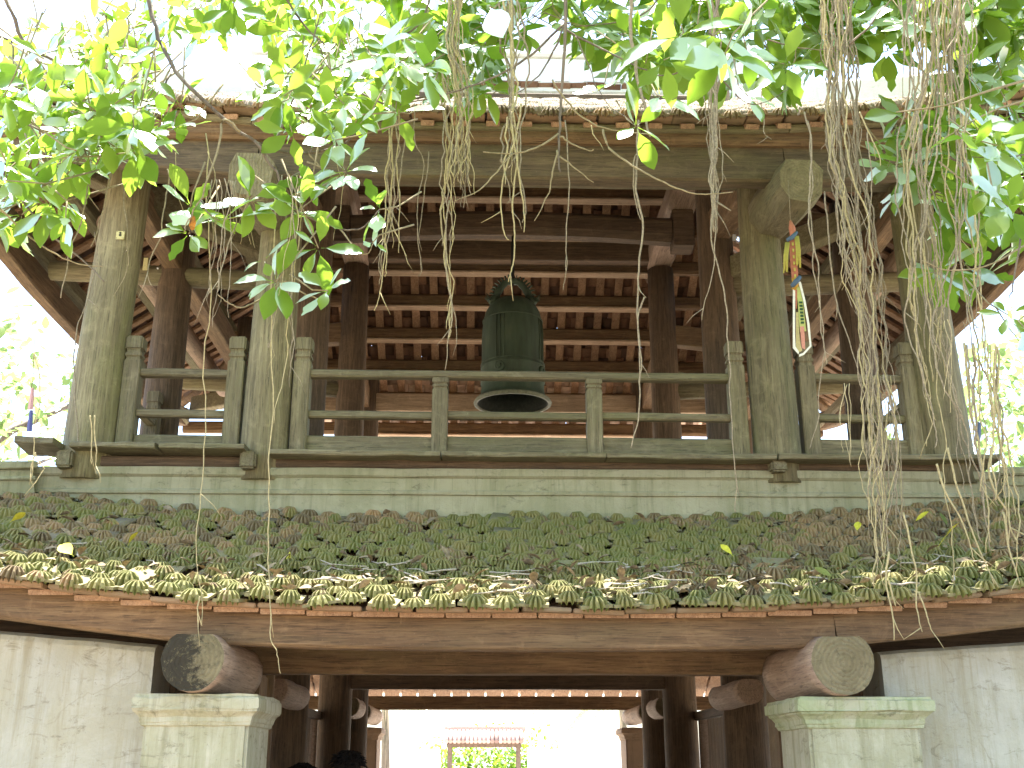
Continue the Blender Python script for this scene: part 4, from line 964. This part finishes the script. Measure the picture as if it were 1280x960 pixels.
FILL = [  # photo box, number of rosettes, depth range, leaf length
    (-40, 190, 55, 205, 62, (3.9, 5.4), .17), (-30, 95, 200, 290, 22, (3.9, 5.0), .15), (90, 230, 125, 190, 26, (4.1, 5.0), .16), (20, 190, 25, 90, 16, (4.4, 5.6), .17),
    (130, 260, -40, 60, 10, (4.4, 5.6), .16), (225, 345, -60, 25, 22, (4.2, 5.8), .18), (330, 500, 60, 150, 40, (4.4, 6.0), .18), (320, 520, -60, 75, 54, (4.4, 6.6), .2), (500, 660, -60, 60, 42, (5.8, 6.7), .24), (480, 620, 55, 118, 28, (5.8, 6.8), .21),
    (640, 800, -60, 40, 32, (5.8, 6.8), .23), (700, 830, 30, 85, 16, (5.8, 6.7), .22), (780, 970, -60, 100, 54, (5.7, 6.7), .25), (960, 1040, -60, 95, 30, (5.7, 6.6), .24), (1020, 1140, -60, 75, 40, (5.8, 6.7), .24),
    (1130, 1300, -60, 40, 38, (5.6, 6.4), .28), (1180, 1300, 30, 95, 18, (5.6, 6.2), .28), (1125, 1300, 130, 240, 32, (5.6, 6.2), .28), (1210, 1300, 150, 260, 12, (4.2, 5.0), .22), (1140, 1300, 230, 360, 16, (5.6, 6.3), .26), (1240, 1310, 380, 450, 3, (4.4, 5.2), .18),
    (1105, 1180, 130, 220, 6, (5.6, 6.0), .26)]
for x0, x1, y0, y1, n, (d0, d1), ln in FILL:
    for k in range(int(n * (.95 if x0 > 480 else 1.1))):
        rosette(at(random.uniform(x0, x1), random.uniform(y0, y1), random.uniform(d0, d1)), ln * random.uniform(.8, 1.1), random.randint(4, 7), .45, .5)
inview = lambda M: 0 < px(M)[0] < 1280 and px(M)[1] > 0
def px(M):
    p = M @ Vector((0, .5, 0)) - CAM; c, s = math.cos(-YAW), math.sin(-YAW); X = p.x * c - p.y * s; Yd = p.x * s + p.y * c
    d = Yd * cp + p.z * sp; return (640 + FPX * X / d, 480 - FPX * (-Yd * sp + p.z * cp) / d)
def vis_key(L):
    u, v = px(L[1]); return -(L[0] if (5 < u < 1275 and v > 8) else L[0] * .1) - (25 if (200 < u < 520 and 150 < v < 420) else 0)
leaves.sort(key=vis_key)
for s, M, i in leaves[:300]:
    o = put('leaf', LEAFS[i], TREE, loc=M.translation, rot=M.to_quaternion()); k = M.to_scale().x; o.scale = (k, k, k)
def leaf_mass(name, lst, mat, parent):
    m = MB(); Vs = []; Fs = []; off = 0
    tot = []; 
    for s, M, i in lst:
        V, F_ = leafV[LEAFS[i].name]; A_ = np.array(M.to_3x3()); Vs.append(V @ A_.T + np.array(M.translation)); 
        Fs.append(np.array(F_) + off); off += len(V)
    V = np.concatenate(Vs); F_ = np.concatenate(Fs); n = len(F_)
    me = bpy.data.meshes.new(name); me.vertices.add(len(V)); me.vertices.foreach_set('co', V.ravel())
    me.loops.add(n * 4); me.loops.foreach_set('vertex_index', F_.ravel().astype(np.int32)); me.polygons.add(n)
    me.polygons.foreach_set('loop_start', np.arange(0, n * 4, 4, dtype=np.int32)); me.polygons.foreach_set('loop_total', np.full(n, 4, np.int32)); me.polygons.foreach_set('use_smooth', [True] * n)
    me.update(calc_edges=True); me.materials.append(mat); o = put(name, me, parent); return tag(o, kind='stuff')
leaf_mass('foliage', leaves[300:], M_LEAF, TREE)
# the rest of the crown above and beside the picture, which shades the right half
crown = []
for k in range(1500):
    c_ = random.random()
    p = Vector((random.uniform(-1.0, 8) if c_ < .8 else random.uniform(-6, 0), random.uniform(-4, 7.2) if c_ < .8 else random.uniform(-4, 3), random.uniform(7.6, 12)))
    for i in range(5):
        q = p + Vector((random.gauss(0, .18), random.gauss(0, .18), random.gauss(0, .12))); d = Vector((random.gauss(0, 1), random.gauss(0, 1), random.gauss(-.2, .5))); crown.append((0, leafmat(q, d, Vector((random.gauss(0, .4), random.gauss(0, .4), 1)), random.uniform(.2, .32)), random.randrange(len(LEAFS))))
for k in range(240):
    p = Vector((random.uniform(-.6, 4.8), random.uniform(6.75, 7.5), random.uniform(7.5, 8.8)))
    for i in range(6):
        q = p + Vector((random.gauss(0, .16), random.gauss(0, .1), random.gauss(0, .12))); d = Vector((random.gauss(0, 1), random.gauss(0, 1), random.gauss(-.2, .5))); crown.append((0, leafmat(q, d, Vector((random.gauss(0, .4), random.gauss(0, .4), 1)), random.uniform(.2, .32)), random.randrange(len(LEAFS))))
leaf_mass('foliage', crown, M_LEAF, TREE)
tag(twmb.build('twigs', M_TWIG, TREE), kind='stuff')

# hanging aerial roots
random.seed(31)
NROOT = [0]
def root(P, Y, r_, mat, wob=.012, fork=0):
    Q = [at(u, v, Y) for u, v in P]; pts_ = []
    ph = [random.uniform(0, 6.3) for _ in range(6)]; fq = [random.uniform(5, 9), random.uniform(14, 22), random.uniform(30, 44)]; sc_ = wob * random.uniform(.7, 2.1)
    for q in smooth_path(Q, 7):
        pts_.append(q + Vector((sc_ * (1.1 * math.sin(q.z * fq[0] + ph[0]) + .5 * math.sin(q.z * fq[1] + ph[1]) + .28 * math.sin(q.z * fq[2] + ph[2])) + random.gauss(0, wob * .16), sc_ * (math.sin(q.z * fq[0] + ph[3]) + .5 * math.sin(q.z * fq[1] + ph[4])), 0)))
    n = len(pts_); m = MB(); r_ *= .8; m.tube(pts_, r_, 5, taper=[1.05 - .6 * (i / (n - 1)) ** 1.5 for i in range(n)])
    for k in range(fork):
        i = random.randint(n // 2, n - 2); a = pts_[i]; d = Vector((random.gauss(0, .05), random.gauss(0, .03), -random.uniform(.05, .16)))
        m.tube([a, a + d * .5 + Vector((random.gauss(0, .008), 0, 0)), a + d], r_ * .6, 4, taper=[1, .8, .4])
    if NROOT[0] < 300: m.build('aerial_root', mat, TREE); NROOT[0] += 1
    else: rootmass.add(m.v, m.f, 0, True)
rootmass = MB()
def bundle(stations, n, Y, r_, vend, mats, spread=1.0, wob=.010, dy=.12, fork=1, vstart=None):
    """stations: (v, u left, u right) down the bundle; each root keeps its own place in it and stops at its own height"""
    for k in range(n):
        s = random.random(); ve = random.uniform(*vend); P = []; s2 = s
        v0 = stations[0][0] if vstart is None else random.uniform(*vstart)
        for (v, a, b) in stations:
            if v < v0 - 30: continue
            s2 = min(1, max(0, s2 + random.gauss(0, .13))); u = a + (b - a) * s2
            if v > ve: P.append((P[-1][0] + (u - P[-1][0]) * .5 if P else u, ve)); break
            P.append((u, v))
        if len(P) < 2: continue
        root(P, Y + random.uniform(-dy, dy), r_ * random.uniform(.55, 1.25), random.choice(mats), wob, fork if random.random() < .6 else 0)
O, Yl = M_ROOT, M_ROOTY
stA = [(-20, 1030, 1068), (60, 1030, 1068), (130, 1036, 1070), (200, 1038, 1075), (260, 1045, 1088), (330, 1058, 1098), (400, 1072, 1105), (470, 1078, 1112), (540, 1080, 1122), (610, 1084, 1126), (680, 1090, 1124), (740, 1096, 1124)]
bundle(stA, 19, 5.55, .007, (540, 735), [O, O, O, Yl]); bundle(stA, 12, 5.6, .0065, (250, 600), [O, O]); bundle(stA[7:], 16, 5.55, .005, (620, 715), [O, Yl], vstart=(440, 520))
bundle([(-20, 1128, 1205), (80, 1135, 1200), (160, 1122, 1205), (240, 1125, 1215), (320, 1130, 1222), (400, 1140, 1225), (470, 1150, 1235), (540, 1165, 1250), (610, 1170, 1262), (680, 1180, 1275), (730, 1190, 1278)], 18, 5.4, .0068, (400, 730), [O, Yl, O]); 
bundle([(-20, 1150, 1180), (100, 1150, 1180), (200, 1130, 1160), (300, 1132, 1165), (400, 1145, 1180), (480, 1155, 1185), (560, 1170, 1190), (640, 1175, 1195)], 9, 5.45, .008, (380, 620), [O, Yl])
bundle([(-20, 1100, 1215), (60, 1105, 1215), (120, 1120, 1210), (180, 1130, 1215)], 12, 5.3, .006, (60, 200), [O])
bundle([(430, 1205, 1245), (500, 1215, 1250), (570, 1225, 1262), (640, 1228, 1272), (715, 1235, 1278)], 10, 5.3, .007, (560, 725), [O, Yl], vstart=(420, 480))
bundle([(-20, 560, 580), (60, 563, 580), (140, 572, 588), (200, 570, 590), (262, 572, 592)], 16, 5.8, .007, (200, 265), [O, Yl], wob=.014)
bundle([(-20, 630, 650), (60, 632, 662), (130, 634, 655), (200, 630, 652), (260, 628, 656), (310, 632, 655)], 9, 5.7, .0075, (130, 300), [Yl, O], wob=.014)
bundle([(120, 484, 498), (200, 482, 500), (270, 484, 498), (330, 478, 496), (400, 472, 490)], 7, 5.9, .006, (220, 390), [O, Yl], wob=.012)
bundle([(-20, 884, 896), (60, 886, 898), (130, 886, 898), (200, 888, 902), (260, 888, 904), (310, 884, 904)], 9, 5.6, .008, (200, 305), [O])
bundle([(220, 355, 372), (290, 350, 374), (350, 342, 368), (430, 340, 366), (500, 338, 360), (580, 322, 345)], 8, 4.3, .0028, (330, 575), [O, Yl], wob=.006)
bundle([(225, 262, 290), (290, 270, 290), (350, 268, 285), (410, 265, 282)], 9, 4.3, .0035, (300, 420), [O], wob=.008)
bundle([(80, 548, 562), (180, 552, 566), (250, 552, 565), (330, 550, 566), (400, 553, 570), (450, 553, 568)], 6, 5.8, .006, (190, 440), [O, Yl], wob=.012)
for P, Y, r_, mt in [
    ([(638, -20), (640, 60), (641, 140), (648, 200), (640, 250), (643, 300), (640, 335), (637, 352)], 5.7, .008, Yl), ([(652, 130), (638, 190), (627, 240), (632, 290), (637, 300)], 5.7, .007, Yl), ([(640, 140), (645, 200), (652, 250), (655, 290)], 5.7, .008, Yl),
    ([(790, -20), (792, 60), (798, 110), (806, 150), (812, 172)], 5.5, .014, O), ([(800, 150), (797, 190), (795, 240), (802, 285), (798, 340), (799, 400), (800, 470), (796, 520), (788, 560)], 5.6, .008, O), ([(803, 372), (797, 400), (802, 450), (800, 478)], 5.6, .006, O), ([(798, 190), (792, 205), (796, 250), (800, 275)], 5.6, .006, O),
    ([(892, 100), (888, 200), (891, 300), (905, 360), (908, 420), (914, 490), (918, 590), (918, 640)], 5.7, .006, O), ([(895, 260), (890, 330), (880, 400)], 5.7, .005, O), ([(896, 60), (894, 150), (892, 230), (893, 290)], 5.6, .013, O),
    ([(708, 150), (711, 230), (706, 300), (709, 330), (704, 362)], 5.9, .005, O), ([(493, 110), (490, 200), (485, 280), (478, 350), (466, 388)], 5.9, .006, Yl), ([(485, 260), (497, 295), (510, 320)], 5.9, .005, Yl), ([(520, 130), (519, 175), (528, 200), (522, 260), (526, 330), (520, 345)], 6, .0045, O), ([(535, 190), (531, 240), (524, 300)], 6, .0045, O),
    ([(560, 250), (558, 330), (564, 395), (560, 420), (557, 462)], 5.8, .006, O), ([(563, 380), (570, 400), (572, 420)], 5.8, .004, O),
    ([(130, 15), (133, 60), (125, 110), (118, 160), (112, 220), (100, 270), (85, 310), (74, 372)], 4.5, .006, O), ([(162, 20), (148, 70), (140, 130), (135, 200), (130, 250), (118, 310)], 4.5, .006, O),
    ([(255, 165), (262, 300), (258, 450), (252, 600), (248, 700), (249, 780)], 4.6, .0035, Yl), ([(342, 240), (340, 400), (338, 600), (334, 700), (338, 790), (348, 815), (355, 842)], 4.6, .0035, Yl), ([(250, 745), (246, 762), (249, 782)], 4.6, .004, Yl),
    ([(206, 210), (200, 290), (190, 330), (196, 360)], 4.5, .004, O), ([(170, 165), (160, 210), (156, 260), (158, 330), (140, 370)], 4.9, .004, O),
    ([(1004, 140), (1016, 200), (1012, 270), (1020, 340), (1030, 420), (1038, 455)], 5.5, .006, O), ([(1008, 150), (1014, 210), (1016, 270), (1018, 350), (1030, 440), (1022, 520), (1012, 560)], 5.6, .005, O), ([(1030, 240), (1035, 300), (1048, 380), (1062, 430), (1075, 480)], 5.6, .006, O),
    ([(1075, 140), (1085, 165), (1096, 190), (1098, 208)], 5.4, .006, Yl), ([(1085, 165), (1088, 200), (1090, 240), (1082, 290)], 5.4, .005, O),
    ([(1112, 690), (1108, 720), (1112, 750), (1118, 800)], 5.4, .007, Yl), ([(1108, 725), (1116, 745), (1121, 758)], 5.4, .006, Yl), ([(1130, 640), (1144, 700), (1145, 760), (1151, 790)], 5.4, .006, Yl), ([(1146, 740), (1158, 770), (1172, 795)], 5.4, .005, Yl),
    ([(1185, 560), (1195, 600), (1210, 650), (1225, 690), (1242, 730)], 5.3, .007, Yl), ([(1170, 580), (1180, 610), (1205, 655), (1220, 700)], 5.3, .007, Yl), ([(1238, 560), (1246, 610), (1260, 640), (1272, 680)], 5.3, .008, Yl), ([(1255, 640), (1262, 690), (1272, 730)], 5.3, .007, Yl),
    ([(45, 440), (46, 500), (44, 560), (42, 590)], 5.0, .004, Yl), ([(44, 566), (38, 582), (37, 592)], 5, .004, Yl), ([(45, 566), (52, 578), (59, 586)], 5, .004, Yl),
    ([(115, 520), (112, 555), (110, 580)], 5, .004, Yl), ([(120, 520), (121, 560), (123, 585)], 5, .004, Yl), ([(950, 110), (952, 160), (965, 175)], 5.5, .004, O), ([(735, 158), (738, 170), (748, 181)], 5.6, .005, Yl),
    ([(100, 560), (92, 470), (95, 420), (108, 380), (120, 330), (118, 290)], 8.1, .007, O)]:
    root(P, Y, r_, mt, .006, 1)
for k in range(14):                                       # fine whiskers off the roots
    u, v = random.choice([(225 + random.uniform(-10, 40), 190), (420, 195), (310, 210), (1060, 480), (1180, 400)]); root([(u, v), (u + random.gauss(0, 5), v + 40), (u + random.gauss(0, 10), v + random.uniform(70, 110))], 4.4, .002, Yl, .006)
if rootmass.v: tag(rootmass.build('aerial_roots', M_ROOT, TREE), kind='stuff')

# resting insect among the left leaves
BF = thing('butterfly', at(241, 278, 4.22), 'small orange and dark brown butterfly resting with closed wings among the left leaves', 'butterfly')
for dy, pts_ in ((-.004, 0), (.004, 0)):
    m = MB(); L_ = [(241, 269), (237, 274), (236, 282), (239, 288), (243, 287), (245, 279), (244, 271)]
    vs = [at(u, v, 4.22 + dy + .001) for u, v in L_] + [at(u, v, 4.22 + dy - .001) for u, v in L_]; n = len(L_)
    m.add(vs, [tuple(range(n)), tuple(reversed(range(n, 2 * n)))] + [(i, i + n, (i + 1) % n + n, (i + 1) % n) for i in range(n)])
    m.build('wing', endgrain('orange_wing', (.1, .03, .01), (.75, .3, .03)), BF)
m = MB(); m.tube([at(240, 266, 4.22), at(239, 276, 4.22), at(238, 292, 4.22)], .006, 8, taper=[.6, 1, .5]); m.build('body', simple('dark_insect', (.04, .02, .012)), BF)

# ------------------------------------------------------------------ people entering the passage
def person(x, y, h, shirt, label):
    t = thing('person', (x, y, 0), label, 'person'); k = h / 1.7
    def skin(name, verts, edges, rad, mat, sub=2, root_=0):
        me = bpy.data.meshes.new(name); me.from_pydata([(x + a * k, y + b * k, c * k) for a, b, c in verts], edges, [])
        o = put(name, me, t, mat); o.modifiers.new('skin', 'SKIN')
        for i, r_ in enumerate(rad): d = me.skin_vertices[0].data[i]; d.radius = (r_[0] * k, r_[1] * k) if isinstance(r_, tuple) else (r_ * k, r_ * k); d.use_root = (i == root_)
        sm = o.modifiers.new('sub', 'SUBSURF'); sm.levels = sm.render_levels = sub; me.materials.clear(); me.materials.append(mat); o.modifiers['skin'].use_smooth_shade = True; return o
    V = [(0, 0, .95), (0, 0, 1.15), (0, .01, 1.36), (0, 0, 1.45), (0, -.01, 1.52), (0, 0, 1.6), (0, .01, 1.655)]; E_ = [(0, 1), (1, 2), (2, 3), (3, 4), (4, 5), (5, 6)]
    Rd = [(.15, .11), (.135, .1), (.15, .1), .052, (.07, .08), (.078, .095), (.05, .06)]
    def chain(frm, pts_, rads):
        p = frm
        for q, r_ in zip(pts_, rads): V.append(q); Rd.append(r_); E_.append((p, len(V) - 1)); p = len(V) - 1
        return p
    for s in (-1, 1):
        chain(0, [(s * .1, 0, .85), (s * .11, -.02, .48), (s * .11, .02, .09), (s * .12, .09, .035), (s * .125, .19, .025)], [.085, .058, .042, .04, .028])
        e = chain(2, [(s * .17, 0, 1.38), (s * .21, .02, 1.1), (s * .2, .1, .88), (s * .2, .115, .82)], [.055, .042, .03, (.02, .036)])
        for i in range(4):
            ox = -.03 + .02 * i; L_ = (.07, .082, .078, .06)[i]; chain(e, [(s * .2 + .004 * s, .115 + ox + .012, .76), (s * .196, .12 + ox + .015, .76 - L_ * .55), (s * .188, .115 + ox + .015, .76 - L_)], [.009, .0085, .007])
        chain(e, [(s * .195 - s * .02, .15, .79), (s * .17, .17, .755)], [.01, .008])
    skin('body', V, E_, Rd, M_SKIN)
    skin('shirt', [(0, 0, .93), (0, 0, 1.15), (0, .01, 1.36), (0, 0, 1.43), (-.18, 0, 1.37), (-.215, .02, 1.15), (.18, 0, 1.37), (.215, .02, 1.15)], [(0, 1), (1, 2), (2, 3), (2, 4), (4, 5), (2, 6), (6, 7)], [(.165, .125), (.15, .115), (.165, .112), .06, .066, .06, .066, .06], shirt)
    skin('trousers', [(0, 0, .95), (-.1, 0, .84), (-.11, -.015, .48), (-.11, .02, .1), (.1, 0, .84), (.11, -.015, .48), (.11, .02, .1)], [(0, 1), (1, 2), (2, 3), (0, 4), (4, 5), (5, 6)], [(.158, .118), .098, .075, .06, .098, .075, .06], cloth('dark_trousers', (.04, .04, .05)))
    m = MB(); prof = []
    for i in range(9): a = i / 8 * math.pi * .5; prof.append((math.cos(a) , math.sin(a)))
    vs = []; n = 20
    for (cr, sz) in [(1.0, -.55), (1.04, -.25)] + prof:
        for j in range(n):
            a = 2 * math.pi * j / n; frontcut = -.25 if sz < 0 and math.sin(a) > .3 else sz
            rr = 1 + random.gauss(0, .02); vs.append((x + .092 * k * cr * math.cos(a) * rr, y - .005 + .11 * k * cr * math.sin(a) * rr, (1.6 + .105 * max(frontcut, sz) * rr) * k))
    mm = len(vs) // n; m.add(vs, [(i * n + j, i * n + (j + 1) % n, (i + 1) * n + (j + 1) % n, (i + 1) * n + j) for i in range(mm - 1) for j in range(n)], 0, True); 
    for q_ in range(260):
        a = random.uniform(0, 6.28); e_ = random.uniform(.1, 1.5); dd = Vector((.094 * math.cos(e_) * math.cos(a), .112 * math.cos(e_) * math.sin(a), .105 * math.sin(e_)))
        c0_ = Vector((x, y - .005, 1.6 * k)); q0 = c0_ + dd * k; tg = Vector((math.cos(a), math.sin(a), -.9)) * .03 + Vector((random.gauss(0, .012), random.gauss(0, .012), random.gauss(.004, .008)))
        m.tube([q0 * 1.0 - dd * .04, q0 + tg * .5 + dd * .06, q0 + tg + dd * .05], .0045, 4, taper=[1.2, 1, .3])
    m.build('hair', M_HAIR, t)
    for s in (-1, 1):
        for nm, dx, dy, dz, r_, mt in (('ear', .083, .0, 1.585, .018, M_SKIN), ('eye', .03, .085, 1.592, .011, cloth('eye_white', (.7, .7, .68)))):
            bm = bmesh.new(); bmesh.ops.create_icosphere(bm, subdivisions=1, radius=r_ * k); me = bpy.data.meshes.new(nm); bm.to_mesh(me); bm.free()
            o = put(nm, me, t, mt, loc=(x + s * dx * k, y + dy * k, dz * k)); o.scale = (.5 if nm == 'ear' else 1, .8, 1.4 if nm == 'ear' else .7)
    m = MB(); m.tube([(x, y + .088 * k, 1.6 * k), (x, y + .108 * k, 1.56 * k), (x, y + .09 * k, 1.548 * k)], .012 * k, 6, taper=[.6, 1.1, .8]); m.build('nose', M_SKIN, t)
    m = MB(); m.tube([(x - .022 * k, y + .086 * k, 1.522 * k), (x, y + .094 * k, 1.524 * k), (x + .022 * k, y + .086 * k, 1.522 * k)], .007 * k, 5); m.build('mouth', cloth('lips', (.35, .13, .1)), t)
pp = at(436, 938, 7.9); person(pp.x, 7.9, 1.655, cloth('grey_shirt', (.15, .16, .18)), 'taller person with short black hair walking in the dark passage, head showing at its left')
pp = at(378, 955, 8.4); person(pp.x, 8.4, 1.575, cloth('dark_red_shirt', (.2, .06, .05)), 'shorter person in the dark passage whose black hair barely shows at the left edge')

# ------------------------------------------------------------------ ground and what lies behind
m = MB(); m.box(-400, 400, -200, 900, -1, -.012); tag(m.build('ground', M_EARTH), kind='structure')
m = MB(); m.box(-9, 9, 17.3, 29.6, -.3, .0, 0, .02); tag(m.build('courtyard', M_GROUND), kind='structure')
m = MB(); m.box(-2.6, 2.6, -6, 17.2, -.3, .0, 0, .02); tag(m.build('path', M_BRICKPATH), kind='structure')

# far gate and wall
M_PALEG = simple('brown_gate_wood', (.16, .11, .08), .8)
GT = thing('courtyard_gate', (-.25, 30, 0), 'small courtyard gate with pink tiled roof on slim posts seen through the passage', 'gate')
for x in (-1.12, .62):
    m = MB(); m.box(x - .06, x + .06, 29.9, 30.1, 0, 2.0, 0, .01); m.build('post', M_PALEG, GT)
m = MB(); m.box(-1.2, .7, 29.92, 30.08, 1.9, 2.02, 0, .01); m.build('lintel', M_PALEG, GT)
m = MB(); m.box(-1.3, .8, 29.95, 30.05, 2.28, 2.4, 0, .02); m.build('ridge', M_FARTILE, GT)
m = MB(); m.sweep([(-1.0, -.012), (1.0, -.012), (1.0, .012), (-1.0, .012)], [(-.25, 29.56, 2.03), (-.25, 30, 2.29)], up=(0, 0, 1)); m.sweep([(-1.0, -.012), (1.0, -.012), (1.0, .012), (-1.0, .012)], [(-.25, 30.44, 2.03), (-.25, 30.003, 2.29)], up=(0, 0, 1)); m.build('roof_board', M_PALEG, GT)
V, Fc = tpl(.1, False); mt_ = mesh_from(V, Fc, 'tile', M_FARTILE)
for s in (-1, 1):
    for k in range(19):
        m = MB(); P = [(-1.2 + k * .105, 30 + s * .45, 2.03), (-1.2 + k * .105, 30 + s * .2, 2.18), (-1.2 + k * .105, 30, 2.32)]; m.tube(P, .055, 6); m.build('tile_row', M_FARTILE, GT)
for a, b, lab in ((-9, -1.35, 'low sunlit white courtyard wall left of the small tiled gate'), (.85, 9, 'low sunlit white courtyard wall right of the small tiled gate')):
    t = thing('courtyard_wall', ((a + b) / 2, 30, 0), lab, 'wall')
    m = MB(); m.box(a, b, 29.85, 30.15, 0, 1.75, 0, .02); m.build('wall_body', M_WHITE, t)
    m = MB(); m.box(a, b, 29.78, 30.22, 1.753, 1.86, 0, .02); m.build('coping', M_WHITE, t)

def tree(x, y, h, rad, nclump, label, cat, name='garden_tree', lf=.34, mat=M_LEAFFAR, zlow=.3, grp=None):
    t = thing(name, (x, y, 0), label, cat, grp)
    m = MB(); m.tube([(x, y, -.1), (x + .1, y, h * .25), (x - .1, y + .1, h * .5), (x, y, h * .85)], .22 * h / 8, 10, taper=[1.3, 1, .8, .3], jit=.01)
    for k in range(7):
        a = random.uniform(0, 6.28); z0 = h * random.uniform(.3, .65); m.tube([(x, y, z0), (x + math.cos(a) * rad * .4, y + math.sin(a) * rad * .4, z0 + h * .12), (x + math.cos(a) * rad * .8, y + math.sin(a) * rad * .8, z0 + h * .2)], .08 * h / 8, 6, taper=[1, .7, .3])
    m.build('trunk', M_BARK, t); L = []
    for k in range(nclump):
        while True:
            q = Vector((random.uniform(-1, 1), random.uniform(-1, 1), random.uniform(-1, 1)))
            if .25 < q.length < 1: break
        c = Vector((x + q.x * rad, y + q.y * rad, h * (zlow + 1) / 2 + q.z * h * (1 - zlow) / 2))
        for i in range(9):
            p = c + Vector((random.gauss(0, .3), random.gauss(0, .3), random.gauss(0, .22))); d = Vector((random.gauss(0, 1), random.gauss(0, 1), random.gauss(-.3, .5)))
            L.append((0, leafmat(p, d, Vector((random.gauss(0, .5), random.gauss(0, .5), 1)), lf * random.uniform(.6, 1.2)), random.randrange(6)))
    o = leaf_mass('crown', L, mat, t); return t
tree(-11.4, 22, 11.5, 3.6, 230, 'pale sunlit leafy tree behind the left corner of the balcony', 'tree', grp='trees behind the pavilion')
tree(-14, 27, 13, 4.2, 200, 'taller pale tree farther off at the left edge of the picture', 'tree', grp='trees behind the pavilion')
tree(11.3, 20, 10, 3.2, 260, 'bright leafy tree behind the right corner of the balcony', 'tree', grp='trees behind the pavilion')
tree(14, 27, 13, 4.2, 200, 'taller pale tree farther off at the right edge of the picture', 'tree', grp='trees behind the pavilion')
tree(-.6, 35, 2.55, 1.3, 170, 'dark green shrub seen through the far courtyard gate', 'shrub', 'shrub', .22, M_LEAF, .25)
tree(.6, 36, 2.6, 1.2, 150, 'second shrub showing at the right of the far gate opening', 'shrub', 'shrub', .22, M_LEAF, .25)
def palm(x, y, h, n, label):
    t = thing('palm', (x, y, 0), label, 'palm', 'palms in the courtyard')
    m = MB(); m.tube([(x, y, 0), (x + .05, y, h * .5), (x, y, h)], .09, 9, taper=[1.2, 1, .8], jit=.004); m.build('trunk', M_BARK, t)
    for k in range(n):
        a = 2 * math.pi * k / n + random.uniform(-.2, .2); d = Vector((math.cos(a), math.sin(a), 0)); P = [Vector((x, y, h)) + d * (1.3 * s) + Vector((0, 0, .55 * s - 1.25 * s * s)) for s in (0, .25, .5, .75, 1)]
        m = MB(); m.tube(P, .012, 5, taper=[1, .9, .7, .5, .3]); sd_ = d.cross(Vector((0, 0, 1)))
        for i in range(16):
            s = .12 + .85 * i / 15; q = Vector((x, y, h)) + d * (1.3 * s) + Vector((0, 0, .55 * s - 1.25 * s * s))
            for sg in (-1, 1):
                e = q + (sd_ * sg * .8 + d * .5 + Vector((0, 0, -.45))).normalized() * .42 * math.sin(math.pi * (.15 + .8 * s)); w_ = d * .016
                m.add([q - w_, q + w_, (q + e) / 2 + w_ * 1.3, e, (q + e) / 2 - w_ * 1.3], [(0, 1, 2, 3, 4)])
        m.build('frond', M_LEAFFAR, t)
palm(-2.3, 24, 2.75, 11, 'pale feathery palm at the left of the bright courtyard'); palm(2.7, 25, 2.8, 11, 'pale feathery palm at the right of the bright courtyard')
